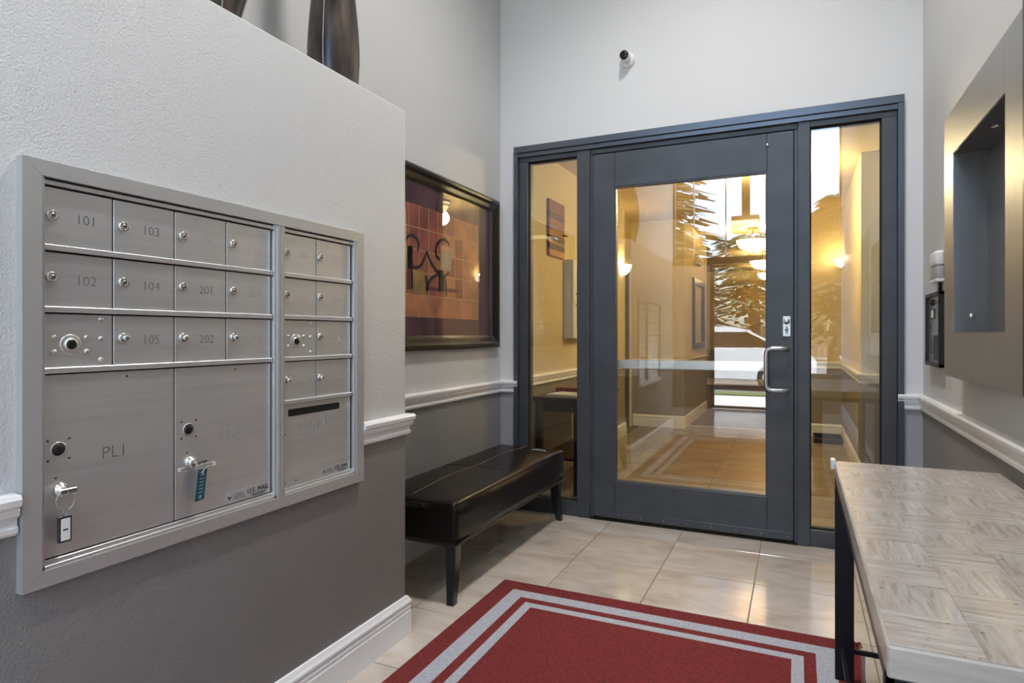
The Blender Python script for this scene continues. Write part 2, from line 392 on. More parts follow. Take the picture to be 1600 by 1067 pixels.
obj('transom_bar', MB().box(D0-.022, D1+.022, YS+.006, YD+.12, ZT, FZ-.075, bev=.002), 'storefront', fr)
def sidelight(name, x0, x1, jx0, jx1, label):
    t = thing(name, label, 'window', ((x0+x1)/2, YD+.05, 0), kind='structure')
    a, b = min(x0, jx0), max(x1, jx1)
    obj('head_rail', MB().box(a, b, YS, YD+.12, ZT, FZ-.075, bev=.002), 'storefront', t)
    obj('sill_rail', MB().box(a, b, YS, YD+.12, 0, ZB, bev=.002), 'storefront', t)
    obj('jamb', MB().box(jx0, jx1, YS, YD+.12, ZB, ZT, bev=.002), 'storefront', t)
    g = .006
    obj('gasket', MB().box(x0, x0+g, YD+.030, YD+.062, ZB, ZT).box(x1-g, x1, YD+.030, YD+.062, ZB, ZT).box(x0, x1, YD+.030, YD+.062, ZB, ZB+g).box(x0, x1, YD+.030, YD+.062, ZT-g, ZT), 'black_gap', t)
    obj('glass_pane', MB().box(x0+.002, x1-.002, YD+.044, YD+.050, ZB+.002, ZT-.002), 'pane', t)
sidelight('window_1', S0, S1, FX0+CT, S0, 'narrow glass sidelight between the bench wall and the door')
sidelight('window_2', S2, S3, S3, FX1-CT, 'narrow glass sidelight beside the door handle')
obj('gap_light_stop', MB().box(D0-.022, D0+.012, YD+.066, YD+.12, 0, ZT).box(D1-.012, D1+.022, YD+.066, YD+.12, 0, ZT).box(D0+.012, D1-.012, YD+.066, YD+.12, ZT-.02, ZT), 'black_gap', fr)  # black plates added behind the door gaps to block hall light
# door leaf
d = thing('door_1', 'dark metal framed glass door with curved pull handle', 'door', ((D0+D1)/2, YD+.04, 0), kind='structure')
DY0, DY1 = YD+.012, YD+.062
GX0, GX1, GZ0, GZ1 = -1.110, -.168, .266, 2.235
DZ0, DZ1 = .022, ZT-.008
obj('stile', MB().box(D0, GX0, DY0, DY1, DZ0, DZ1, bev=.002), 'storefront', d)
obj('stile', MB().box(GX1, D1, DY0, DY1, DZ0, DZ1, bev=.002), 'storefront', d)
obj('top_rail', MB().box(GX0+.0005, GX1-.0005, DY0+.0005, DY1, GZ1, DZ1, bev=.002), 'storefront', d)
obj('bottom_rail', MB().box(GX0+.0005, GX1-.0005, DY0+.0005, DY1, DZ0, GZ0, bev=.002), 'storefront', d)
b = .008
obj('glazing_bead', MB().box(GX0, GX0+b, DY0+.004, DY1, GZ0, GZ1).box(GX1-b, GX1, DY0+.004, DY1, GZ0, GZ1).box(GX0+b, GX1-b, DY0+.004, DY1, GZ0, GZ0+b).box(GX0+b, GX1-b, DY0+.004, DY1, GZ1-b, GZ1), 'storefront', d)
obj('glass_pane', MB().box(GX0+.002, GX1-.002, DY0+.022, DY0+.028, GZ0+.002, GZ1-.002), 'pane', d)
sw = obj('door_sweep', MB().box(D0+.004, D1-.004, DY0-.004, DY0+.0, .022, .066, bev=.001), 'storefront', d)
scr = MB().lathe((0, 0, 0), [(.0045, 0), (.0042, .0015), (.002, .003), (0, .0033)], 10, '-y').mesh('screw', 'chrome')
for i in range(9): obj('screw', scr, None, sw, (D0+.03+i*(D1-D0-.06)/8, DY0-.004, .042))
obj('pull_handle', MB().tube([(-.055, DY0, 1.166), (-.055, DY0-.045, 1.166), (-.062, DY0-.062, 1.166), (-.085, DY0-.066, 1.166), (-.135, DY0-.066, 1.166), (-.155, DY0-.066, 1.161), (-.167, DY0-.066, 1.149), (-.171, DY0-.066, 1.13), (-.171, DY0-.066, .953), (-.167, DY0-.066, .934), (-.155, DY0-.066, .922), (-.135, DY0-.066, .917), (-.085, DY0-.066, .917), (-.062, DY0-.062, .917), (-.055, DY0-.045, .917), (-.055, DY0, .917)], .0125, 12), 'steel_plain', d)
lk = obj('lock_plate', MB().box(-.081, -.036, DY0-.010, DY0, 1.235, 1.357, bev=.003), 'aluminium_bright', d)
obj('key_cylinder', MB().lathe((-.0585, DY0-.010, 1.325), [(.018, 0), (.018, .005), (.015, .007), (.0, .008)], 20, '-y').lathe((-.0585, DY0-.0175, 1.318), [(.004, 0), (.004, .001), (0, .001)], 10, '-y', 1), ['chrome', 'dark_lock'], lk)
obj('thumb_turn', MB().lathe((-.0585, DY0-.010, 1.275), [(.010, 0), (.010, .003), (0, .004)], 16, '-y').box(-.063, -.054, DY0-.024, DY0-.010, 1.252, 1.298, bev=.003), 'chrome', lk)
obj('dome_stud', MB().lathe((-.165, DY0, 2.392), [(.013, 0), (.0125, .004), (.009, .009), (.004, .011), (0, .0115)], 16, '-y'), 'chrome', d)
pb = obj('push_bar', MB().box(GX0-.06, GX1+.04, DY1+.035, DY1+.075, 1.018, 1.078, bev=.004), 'aluminium_bright', d)
obj('bar_bracket', MB().box(GX0-.06, GX0-.02, DY1, DY1+.036, 1.02, 1.076), 'storefront', pb)
obj('bar_bracket', MB().box(GX1+.005, GX1+.04, DY1, DY1+.036, 1.02, 1.076), 'storefront', pb)
struct('trim_11', MB().box(D0-.02, D1+.02, YD+.0, YD+.13, .0005, .006), 'black_gap', 'black strip painted as the shaded gap under the door', 'trim')  # near-black colour stands for the shade in the gap below the leaf

# ================================================================== MAILBOXES
XF = XM+.004                                     # face of the little doors
mbk = thing('mailbox_bank', 'brushed aluminium mailbox bank set into the textured left wall', 'mailbox', (XM, 1.31, .707))
FY0, FY1, FZ0, FZ1 = .751, 1.873, .707, 1.623
IY0, IY1, IZ0, IZ1 = .789, 1.832, .742, 1.589
xo = XM+.022
def mitre(name, pts):
    obj(name, MB().prism(pts, 'x', XM, xo), 'aluminium_frame', mbk)
mitre('frame_side', [(FY0, FZ0), (IY0, IZ0), (IY0, IZ1), (FY0, FZ1)])
mitre('frame_side', [(FY1, FZ0), (FY1, FZ1), (IY1, IZ1), (IY1, IZ0)])
mitre('frame_top', [(FY0+.0006, FZ1), (IY0+.0006, IZ1), (IY1-.0006, IZ1), (FY1-.0006, FZ1)])
mitre('frame_bottom', [(FY0+.0006, FZ0), (FY1-.0006, FZ0), (IY1-.0006, IZ0), (IY0+.0006, IZ0)])
obj('back_plate', MB().box(XM, XM+.0015, IY0, IY1, IZ0, IZ1), 'black_gap', mbk)
lip = MB()
for (a, b) in ((IY0, 1.452), (1.478, IY1)):
    lip.box(XM, XM+.017, a, a+.008, IZ0, IZ1, bev=.001).box(XM, XM+.017, b-.010, b, IZ0, IZ1, bev=.001)
    lip.box(XM, XM+.017, a, b, IZ0, IZ0+.008, bev=.001).box(XM, XM+.010, a, b, IZ0+.008, IZ0+.017, bev=.001)
    lip.box(XM, XM+.012, a, b, IZ1-.014, IZ1-.004, bev=.001)
obj('inner_lip', lip, 'aluminium_bright', mbk)
obj('mullion', MB().box(XM, XM+.020, 1.450, 1.480, IZ0, IZ1, bev=.002).box(XM+.02, XM+.022, 1.456, 1.460, IZ0, IZ1).box(XM+.02, XM+.022, 1.470, 1.474, IZ0, IZ1), 'aluminium_frame', mbk)
U1 = [.798, .951, 1.112, 1.274, 1.440]; U2 = [1.488, 1.641, 1.818]
RW = [1.573, 1.435, 1.300, 1.166]; RW2 = [1.573, 1.435, 1.300, 1.166, 1.028]
def bar(z, y0, y1):
    obj('divider_bar', MB().box(XM, XM+.012, y0, y1, z-.002, z+.011, bev=.002), 'aluminium', mbk)
for z in RW[1:]: bar(z, U1[0], U1[-1])
for z in RW2[1:]: bar(z, U2[0], U2[-1])
lockm = {}
def lock_mesh(r=.0125, big=False):
    k = (r, big)
    if k not in lockm:
        m = MB().lathe((0, 0, 0), [(r, 0), (r, .005), (r*.82, .0075), (r*.62, .0078), (r*.55, .0062), (0, .0062)], 18, 'x')
        m.lathe((.0063, 0, 0), [(r*.5, 0), (r*.45, .001), (0, .0012)], 14, 'x', 0).box(.0074, .0079, -r*.35, r*.35, -r*.12, r*.12, 1)
        if big: m.lathe((0, 0, 0), [(r*.62, .006), (r*.6, .016), (r*.4, .018), (0, .018)], 14, 'x')
        lockm[k] = m.mesh('lock', ['chrome', 'dark_lock'])
    return lockm[k]
rivm = MB().lathe((0, 0, 0), [(.0055, 0), (.005, .003), (.003, .0048), (0, .0052)], 12, 'x').mesh('rivet', 'steel_plain')
holem = MB().lathe((0, 0, 0), [(.0026, 0), (.0024, .0008), (0, .001)], 8, 'x').mesh('screw_hole', 'dark_lock')
g = .0018
def mdoor(y0, y1, z0, z1, name='mailbox_door', label=None, num=None, lock=None, m='engraving', size=.032, big=False, ty=.60, tz=.5):
    o = obj(name, MB().box(XM, XF, y0+g, y1-g, z0+g, z1-g, bev=.0007), 'aluminium', mbk)
    if label: o['label'] = label
    if lock: obj('lock', lock_mesh(big=big), None, o, (XF, lock[0], lock[1]))
    if num:
        me = text_mesh(num, size, on_left(y0+(y1-y0)*ty, z0+(z1-z0)*tz, XF+.0002), thin=-.015*size); me.materials.append(M[m])
        obj('number', me, None, o)
    return o
def panel_lock(y0, y1, z0, z1):
    o = obj('lock_panel', MB().box(XM, XF, y0+g, y1-g, z0+g, z1-g, bev=.0007), 'aluminium', mbk); o['label'] = 'riveted panel with a recessed master lock'
    ly, lz = y0+.058, z0+.052
    obj('lock', MB().lathe((XF, ly, lz), [(.023, 0), (.022, .0016), (.018, .001), (.0125, .0004), (.0125, .003), (.009, .004), (0, .004)], 20, 'x').lathe((XF+.0035, ly, lz), [(.0115, 0), (.011, .002), (.006, .003), (0, .003)], 16, 'x', 1), ['aluminium', 'dark_lock'], o)
    for dy, dz in ((-.034, .016), (-.034, -.016), (.034, .016), (.034, -.016), (.066, .013), (.066, .058), (.066, -.036)):
        obj('rivet', rivm, None, o, (XF, ly+dy, lz+dz))
LB = .009
nums = [['101', '102', None], ['103', '104', '105'], ['106', '201', '202'], ['203', '204', '205']]
faint = {'106', '203'}
for c in range(4):
    for r in range(3):
        y0, y1, z1, z0 = U1[c], U1[c+1], RW[r]-(.004 if r else 0), RW[r+1]+LB
        if c == 0 and r == 2: panel_lock(y0, y1, z0, z1); continue
        mdoor(y0, y1, z0, z1, num=nums[c][r], lock=(y0+.018+(.006 if c else 0), z0+.066), m='engraving_faint' if nums[c][r] in faint or c == 3 else 'engraving', big=(r == 2))
n2 = [['206', '301', None, '302'], ['303', '304', '305', '306']]
for c in range(2):
    for r in range(4):
        y0, y1, z1, z0 = U2[c], U2[c+1], RW2[r]-(.004 if r else 0), RW2[r+1]+LB
        if c == 0 and r == 2: panel_lock(y0, y1, z0, z1); continue
        mdoor(y0, y1, z0, z1, num=n2[c][r], lock=(y0+.016, z0+.066), m='engraving_faint', size=.028, big=(r == 3))
ZL = IZ0+.018
def parcel(y0, y1, num, lab, ly, m):
    o = mdoor(y0, y1, ZL, RW[3]-.004, 'parcel_door', lab, num, None, m, .042, ty=.50, tz=.52)
    obj('lock', MB().lathe((XF, ly, .995), [(.017, 0), (.017, .001), (.0135, .0008), (.0135, -.001)], 18, 'x').lathe((XF+.0004, ly, .995), [(.013, 0), (.012, .003), (0, .003)], 16, 'x', 1), ['aluminium_bright', 'dark_lock'], o)
    for dy in (-.022, .022):
        for dz in (-.022, .022): obj('screw_hole', holem, None, o, (XF, ly+dy, .995+dz))
    obj('cam_lock', MB().lathe((XF, ly+.002, .907), [(.017, 0), (.017, .006), (.014, .011), (.009, .013), (.009, .017), (0, .017)], 20, 'x'), 'chrome', o)
    obj('screw_hole', holem, None, o, (XF, ly-.006, .933)); obj('screw_hole', holem, None, o, (XF, (y0+y1)/2+.03, RW[3]-.018))
    return o
p1 = parcel(U1[0], U1[2], 'PL1', 'left parcel locker door marked PL1', .831, 'engraving')
p2 = parcel(U1[2], U1[4], 'PL2', 'right parcel locker door marked PL2', 1.154, 'engraving_faint')
def mail_sticker(o, y, z, sc=1.0):
    st_ = obj('sticker', MB().box(XF, XF+.0004, y, y+.150*sc, z, z+.034*sc), 'sticker_clear', o); st_['label'] = 'small printed postal sticker'
    m = MB(); X = XF+.0004
    def bx(a, b, c2, d2): m.box(X, X+.0003, y+a*sc, y+b*sc, z+c2*sc, z+d2*sc)
    m.prism([(y+.006*sc, z+.022*sc), (y+.012*sc, z+.008*sc), (y+.026*sc, z+.022*sc), (y+.016*sc, z+.016*sc)], 'x', X, X+.0003)
    for k in range(3): bx(.030, .030+.040-.004*k, .008+.006*k, .0095+.006*k)
    bx(.090, .146, .006, .0085); bx(.098, .140, .0015, .0035)
    me = text_mesh('U.S. MAIL', .020*sc, on_left(y+.118*sc, z+.019*sc, X+.0004)); me.materials.append(M['print_black'])
    obj('sticker_print', m, 'print_black', o); obj('sticker_lettering', me, None, o)
mail_sticker(p2, 1.272, ZL+.004)
# label strip under the PL2 lock
strip = MB(); q = Matrix.Rotation(R(1.5), 4, 'X')
obj('label_strip', MB().prism([(1.122, .886), (1.122, .896), (1.238, .893), (1.238, .883)], 'x', XF, XF+.0006), 'paper_white', p2)
me = text_mesh('PUSH IN KEY TO COMPLETELY', .0072, on_left(1.180, .8895, XF+.0008)); me.materials.append(M['print_black']); obj('strip_lettering', me, None, p2)
# outgoing mail compartment
og = obj('outgoing_mail_panel', MB().box(XM, XF, U2[0]+g, U2[2]-g, ZL, RW2[4]-.004, bev=.0007), 'aluminium', mbk); og['label'] = 'outgoing mail panel with a black slot'
sl_ = [(1.514, .986)]
def rrect(y0, y1, z0, z1, r, n=5):
    P = []
    for cy, cz, a0 in ((y1-r, z1-r, 0), (y0+r, z1-r, 90), (y0+r, z0+r, 180), (y1-r, z0+r, 270)):
        for i in range(n+1):
            a = R(a0+90*i/n); P.append((cy+r*math.cos(a), cz+r*math.sin(a)))
    return P
obj('mail_slot', MB().prism(rrect(1.512, 1.757, .985, 1.008, .006), 'x', XF-.001, XF+.0006), 'black_gap', og)
me = text_mesh('OUTGOING\nMAIL', .030, on_left(1.64, .93, XF+.0002)); me.materials.append(M['engraving_faint']); obj('lettering', me, None, og)
for y, z in ((1.50, .93), (1.50, .775), (1.545, .775)): obj('screw_hole', holem, None, og, (XF, y, z))
mail_sticker(og, 1.668, ZL+.003, .85)

# keys left in the parcel lockers
k1 = thing('key_ring', 'key on a wire ring with a white framed tag in the PL1 lock', 'key', (XF, .832, .80), 'keys hanging from the parcel locker locks')
kx = XF+.0175
obj('key', MB().box(kx-.003, kx+.016, .8315, .8335, .903, .911, bev=.0006).box(kx+.012, kx+.015, .816, .852, .9, .912, bev=.0015), 'chrome', k1)
obj('ring', MB().tube([(kx+.006+.004*math.cos(t), .832+.0165*math.cos(t), .885+.022*math.sin(t)) for t in [i*math.pi/12 for i in range(24)]], .0014, 6, closed=True), 'chrome', k1)
obj('ring_link', MB().tube([(kx+.005, .832+.004*math.cos(t), .858+.008*math.sin(t)) for t in [i*math.pi/6 for i in range(12)]], .0011, 5, closed=True), 'chrome', k1)
tg = obj('tag_frame', MB().box(kx-.002, kx+.006, .818, .846, .793, .852, bev=.002), 'black_plastic', k1)
obj('tag_card', MB().box(kx+.006, kx+.0066, .8225, .8415, .798, .846), 'paper_white', tg)
obj('tag_mark', MB().box(kx+.0066, kx+.0070, .827, .837, .820, .823), 'print_black', tg)
k2 = thing('key_ring', 'key with a flat dark teal tag in the PL2 lock', 'key', (XF, 1.17, .81), 'keys hanging from the parcel locker locks')
obj('key', MB().box(kx-.003, kx+.016, 1.155, 1.157, .903, .911, bev=.0006).prism([(1.157, .902), (1.157, .908), (1.188, .911), (1.190, .905)], 'x', kx+.010, kx+.0125), 'chrome', k2)
obj('ring', MB().tube([(kx+.008, 1.172+.012*math.cos(t), .892+.014*math.sin(t)) for t in [i*math.pi/12 for i in range(24)]], .0012, 6, closed=True), 'chrome', k2)
tt = obj('teal_tag', MB().prism([(1.157, .802), (1.184, .804), (1.194, .884), (1.168, .884)], 'x', kx+.001, kx+.004), 'tag_teal', k2)
m = MB()
for i in range(6): m.prism([(1.166+i*.0013, .823+i*.009), (1.180+i*.0013, .824+i*.009), (1.1803+i*.0013, .826+i*.009), (1.1663+i*.0013, .825+i*.009)], 'x', kx+.004, kx+.0043)
m.prism([(1.167, .808), (1.175, .808), (1.176, .816), (1.171, .818)], 'x', kx+.004, kx+.0043)
m.lathe((kx+.004, 1.180, .876), [(.005, 0), (.005, .0004), (0, .0004)], 12, 'x')
obj('tag_print', m, 'tag_print', tt)

# ================================================================== FRAMED PICTURE
AY1, AZ1, AZ0 = 3.977, 2.190, 1.157; AY0 = AY1-1.40
pc = thing('framed_picture', 'wide dark framed abstract print in rust and purple above the bench', 'picture', (XA, (AY0+AY1)/2, AZ0))
FW = .085
def fprof(name, pts, axis, a, b):
    obj(name, MB().prism(pts, axis, a, b), 'frame_black', pc)
fp = [(0, 0), (.030, 0), (.036, .012), (.036, .028), (.026, .045), (.022, .07), (.016, FW), (0, FW)]
def member(y0, z0, y1, z1, iy0, iz0, iy1, iz1):
    V = []; k = len(fp)
    for (oy, oz, jy, jz) in ((y0, z0, iy0, iz0), (y1, z1, iy1, iz1)):
        for (x, t) in fp:
            f = t/FW; V.append((XA+x, oy+(jy-oy)*f, oz+(jz-oz)*f))
    F = [(j, (j+1) % k, k+(j+1) % k, k+j) for j in range(k)]+[tuple(range(k)), tuple(reversed(range(k, 2*k)))]
    obj('frame_member', MB().add(V, F), 'frame_black', pc)
a0, a1, b0, b1 = AY0+FW, AY1-FW, AZ0+FW, AZ1-FW
member(AY0, AZ0, AY1, AZ0, a0, b0, a1, b0); member(AY1, AZ0, AY1, AZ1, a1, b0, a1, b1)
member(AY1, AZ1, AY0, AZ1, a1, b1, a0, b1); member(AY0, AZ1, AY0, AZ0, a0, b1, a0, b0)
X0 = XA+.006
pr = obj('mat_board', MB().box(XA+.001, X0, a0-.01, a1+.01, b0-.01, b1+.01), 'art_purple', pc)
PY1, PZ0, PZ1 = 3.685, 1.345, 1.975; PY0 = AY0+FW+.11
art = MB().box(X0, X0+.001, PY0, PY1, PZ0, PZ1)
ny, nz = 9, 5; cw = (PY1-PY0)/ny; ch = (PZ1-PZ0)/nz
for i in range(ny):
    for j in range(nz):
        if (i < ny-2 and 0 < j) and random.random() < .8: art.box(X0+.001, X0+.0014, PY0+i*cw+.004, PY0+(i+1)*cw-.004, PZ0+j*ch+.004, PZ0+(j+1)*ch-.004, 1)
for i in range(1, ny+1): art.box(X0+.001, X0+.0018, PY0+i*cw-.0035, PY0+i*cw+.002, PZ0, PZ1, 2)
for j in range(1, nz): art.box(X0+.001, X0+.0018, PY0, PY1, PZ0+j*ch-.003, PZ0+j*ch+.003, 2)
obj('print', art, ['art_orange', 'art_rust', 'art_line'], pc)
XP = X0+.0022
def inky(px, py):     # a point of the print measured on the wall plane
    l = (px-800)/972; s_, c_ = math.sin(R(24.648)), math.cos(R(24.648)); rx, ry, rz = l*c_-s_, l*s_+c_, -(py-522)/972
    t = (XA+.01)/rx; return (ry*t, EYE+rz*t)
def patch(pts, m, name='patch', dx=0): return obj(name, MB().prism([inky(*p) for p in pts], 'x', XP-.0008+dx, XP+dx), m, pc)
patch([(600, 375), (645, 383), (645, 420), (600, 418)], 'art_ochre'); patch([(645, 384), (646, 452), (637, 452), (637, 384)], 'art_shadow')
patch([(642, 420), (664, 424), (665, 461), (642, 459)], 'art_ochre'); patch([(636, 420), (643, 420), (643, 452), (636, 452)], 'art_shadow', dx=.0003)
patch([(689, 382), (709, 389), (704, 424), (689, 421)], 'art_sand'); patch([(689, 382), (709, 389), (690, 396)], 'art_line', dx=.0004)
patch([(665, 448), (717, 452), (717, 458), (665, 453)], 'art_shadow'); patch([(686, 421), (693, 423), (695, 456), (685, 455)], 'art_ink', dx=.0003)
def ink(pts, r=.010):
    Q = [inky(*p) for p in pts]; S = []
    for i in range(len(Q)-1):
        p0, p1, p2, p3 = Q[max(i-1, 0)], Q[i], Q[i+1], Q[min(i+2, len(Q)-1)]
        for k in range(6):
            t = k/6
            S.append(tuple(.5*((2*p1[n])+(-p0[n]+p2[n])*t+(2*p0[n]-5*p1[n]+4*p2[n]-p3[n])*t*t+(-p0[n]+3*p1[n]-3*p2[n]+p3[n])*t**3) for n in (0, 1)))
    S.append(Q[-1])
    V = []; F = []
    for i, (y, z) in enumerate(S):
        a, b_ = S[max(i-1, 0)], S[min(i+1, len(S)-1)]; dy, dz = b_[0]-a[0], b_[1]-a[1]; L = math.hypot(dy, dz) or 1
        wd = r*(.55+.45*math.sin(math.pi*i/(len(S)-1)))
        for sx in (0, .0012): V += [(XP+.0004+sx, y-dz/L*wd, z+dy/L*wd), (XP+.0004+sx, y+dz/L*wd, z-dy/L*wd)]
    for i in range(len(S)-1):
        q0, q1 = 4*i, 4*i+4
        F += [(q0+2, q0+3, q1+3, q1+2), (q0, q1, q1+1, q0+1), (q0, q0+2, q1+2, q1), (q0+1, q1+1, q1+3, q0+3)]
    obj('ink_stroke', MB().add(V, F), 'art_ink', pc)
ink([(628, 382), (638, 369), (647, 368), (654, 378), (653, 393)]); ink([(642, 414), (650, 418), (658, 414), (664, 402), (667, 392)])
ink([(667, 392), (672, 406), (680, 420), (688, 428), (695, 431), (702, 426)]); ink([(703, 384), (697, 375), (688, 376), (682, 386), (682, 398), (687, 406)])
ink([(688, 428), (678, 432), (671, 440), (667, 455)]); ink([(665, 431), (668, 443), (668, 456)]); ink([(693, 430), (697, 444), (698, 462)])
obj('glass', MB().box(XA+.012, XA+.014, a0-.004, a1+.004, b0-.004, b1+.004), 'art_glass', pc)

# ================================================================== BENCH
BX0, BX1, BY0, BY1, BZ0, BZ1 = -1.905, -1.425, 2.485, 3.945, .262, .480
bn = thing('bench', 'dark brown leather upholstered bench with tapered black legs', 'bench', ((BX0+BX1)/2, (BY0+BY1)/2, 0))
bm = bmesh.new(); bmesh.ops.create_cube(bm, size=1)
for v in bm.verts: v.co = Vector(((BX0+BX1)/2+v.co.x*(BX1-BX0), (BY0+BY1)/2+v.co.y*(BY1-BY0), (BZ0+BZ1)/2+v.co.z*(BZ1-BZ0)))
bmesh.ops.subdivide_edges(bm, edges=bm.edges[:], cuts=7, use_grid_fill=True)
for v in bm.verts:
    u = (v.co.x-BX0)/(BX1-BX0); t = (v.co.y-BY0)/(BY1-BY0)
    if v.co.z > BZ1-1e-4: v.co.z += .016*math.sin(math.pi*u)*max(0.0, math.sin(math.pi*t))**.6-.004*math.cos(4*math.pi*t)*math.sin(math.pi*u)
    if v.co.x > BX1-1e-4 and BZ0+.02 < v.co.z < BZ1-.02: v.co.x += .006
bmesh.ops.bevel(bm, geom=[e for e in bm.edges if e.calc_face_angle(0) > R(50)], offset=.024, segments=4, profile=.5, affect='EDGES')
obj('seat', MB().bm(bm, 0, True), 'leather', bn)
xs = (BX0+BX1)/2-.02
def topz(x, y):
    u = (x-BX0)/(BX1-BX0); t = (y-BY0)/(BY1-BY0)
    return BZ1+.016*math.sin(math.pi*u)*max(0.0, math.sin(math.pi*t))**.6-.004*math.cos(4*math.pi*t)*math.sin(math.pi*u)+.0005
ys = [BY0+.03+i*(BY1-BY0-.06)/20 for i in range(21)]
obj('seam', MB().tube([(xs, y, topz(xs, y)) for y in ys], .003, 6), 'leather_seam', bn)
ym = (BY0+BY1)/2-.05
obj('seam', MB().tube([(BX0+.03+i*(BX1-BX0-.06)/10, ym, topz(BX0+.03+i*(BX1-BX0-.06)/10, ym)) for i in range(11)], .0024, 6), 'leather', bn)
obj('seam', MB().tube([(BX1+.004, ym+.12, BZ0+.02+i*.18/6) for i in range(7)], .002, 6), 'leather_seam', bn)
obj('piping', MB().tube([(BX1-.004, BY0+.02+i*(BY1-BY0-.04)/12, BZ0+.010) for i in range(13)], .004, 6), 'leather_seam', bn)
obj('piping', MB().tube([(BX1-.006, BY0+.006, BZ0+.02+i*.17/6) for i in range(7)], .004, 6), 'leather', bn)
tear = obj('scuff', MB().tube([(-1.60, 3.80, topz(-1.60, 3.80)), (-1.57, 3.815, topz(-1.57, 3.815)), (-1.53, 3.815, topz(-1.53, 3.815)), (-1.50, 3.80, topz(-1.50, 3.80))], .0035, 6), 'vase_seam', bn); tear['label'] = 'pale worn scuff in the leather'
for sx, sy in ((1, -1), (1, 1), (-1, -1), (-1, 1)):
    m = MB(); V = []; F = []
    for i in range(7):
        t = i/6; hw = .031-.013*t; off = .030*t*t-.006*math.sin(math.pi*t)
        cx_ = ((BX1-.040) if sx > 0 else (BX0+.040))+sx*off*.45; cy_ = ((BY1-.048) if sy > 0 else (BY0+.045))+sy*off*1.15; z = BZ0+.012-(BZ0+.012)*t
        for ax, ay in ((-1, -1), (1, -1), (1, 1), (-1, 1)): V.append((cx_+ax*hw, cy_+ay*hw, z))
    for i in range(6):
        for k in range(4): F.append((i*4+k, i*4+(k+1) % 4, i*4+4+(k+1) % 4, i*4+4+k))
    F += [(0, 1, 2, 3), (24, 25, 26, 27)]
    lg = obj('leg', m.add(V, F), 'leg_black', bn); bv = lg.modifiers.new('edge', 'BEVEL'); bv.width = .003; bv.segments = 2

# ================================================================== RUG
RX0, RX1, RY0, RY1, RZ = -1.345, .222, .33, 2.845, .010
rg = thing('rug', 'red rug with two pale grey border stripes on the tile floor', 'rug', ((RX0+RX1)/2, (RY0+RY1)/2, 0))
ins = [0, .088, .158, .200, .243]
names = [('outer_border', 'rug_red'), ('wide_stripe', 'rug_grey'), ('inner_border', 'rug_red'), ('thin_stripe', 'rug_grey')]
for k, (nm, mm_) in enumerate(names):
    a, b_ = ins[k], ins[k+1]; m = MB()
    x0, x1, y0, y1 = RX0+a, RX1-a, RY0+a, RY1-a; w_ = b_-a; e = .0003
    z1 = RZ
    m.prism([(x0, y0), (x1, y0), (x1-w_, y0+w_), (x0+w_, y0+w_)], 'z', .0005, z1).prism([(x1, y0), (x1, y1), (x1-w_, y1-w_), (x1-w_, y0+w_)], 'z', .0005, z1)
    m.prism([(x1, y1), (x0, y1), (x0+w_, y1-w_), (x1-w_, y1-w_)], 'z', .0005, z1).prism([(x0, y1), (x0, y0), (x0+w_, y0+w_), (x0+w_, y1-w_)], 'z', .0005, z1)
    obj(nm, m, mm_, rg)
a = ins[4]; obj('field', MB().box(RX0+a, RX1-a, RY0+a, RY1-a, .0005, RZ), 'rug_red', rg)
fringe = MB()
for i in range(26):
    x, y = RX1-.01+random.uniform(-.012, .012), RY1-.01+random.uniform(-.015, .012)
    fringe.tube([(x, y, .008), (x+random.uniform(-.01, .015), y+random.uniform(-.01, .015), .014), (x+random.uniform(-.02, .025), y+random.uniform(-.02, .03), .004)], .0016, 4)
obj('frayed_corner', fringe, 'rug_red', rg)['label'] = 'frayed threads at the rug corner'

# ================================================================== STONE TOPPED TABLE
TX0, TX1, TY0, TY1, TZ = .121, .612, 1.069, 2.545, .79
tb = thing('console_table', 'narrow console table with a travertine block top and dark steel legs', 'table', ((TX0+TX1)/2, (TY0+TY1)/2, 0))
core = obj('top_slab', MB().box(TX0, TX1, TY0, TY1, TZ-.050, TZ-.0015, bev=.003), 'travertine_edge', tb)
ncx, ncy = 4, 11; tw, tl = (TX1-TX0-.008)/ncx, (TY1-TY0-.008)/ncy
bme = {}
for i in range(ncx):
    for j in range(ncy):
        rot = (i+j) % 2
        if rot not in bme:
            p_, q_ = (tl/2, tw/2) if rot else (tw/2, tl/2)
            bme[rot] = MB().box(-p_+.0002, p_-.0002, -q_+.0002, q_-.0002, -.010, 0, bev=.0003).mesh('stone_block', 'travertine_top')
        o = obj('stone_block', bme[rot], None, tb, (TX0+.004+(i+.5)*tw, TY0+.004+(j+.5)*tl, TZ+random.uniform(-.0002, .0002)))
        if rot: o.rotation_euler.z = R(90)
obj('apron', MB().box(TX0+.004, TX0+.014, TY0+.04, TY1-.004, TZ-.085, TZ-.05).box(TX1-.014, TX1-.004, TY0+.04, TY1-.004, TZ-.085, TZ-.05).box(TX0+.004, TX1-.004, TY1-.014, TY1-.004, TZ-.085, TZ-.05).box(TX0+.004, TX1-.004, TY0+.04, TY0+.05, TZ-.085, TZ-.05), 'table_black', tb)
for x in (TX0+.002, TX1-.062):
    for y in (TY0+.05, TY1-.030):
        obj('leg', MB().box(x, x+.060, y, y+.026, RZ if x < RX1 else 0, TZ-.05, bev=.002), 'table_black', tb)
y = TY1-.030
obj('stretcher', MB().box(TX0+.062, TX1-.062, y, y+.012, .112, .128, bev=.001), 'table_black', tb)
obj('stretcher', MB().box(TX0+.02, TX0+.032, TY0+.076, TY1-.03, .112, .128, bev=.001), 'table_black', tb)
obj('stretcher', MB().box(TX1-.032, TX1-.02, TY0+.076, TY1-.03, .112, .128, bev=.001), 'table_black', tb)
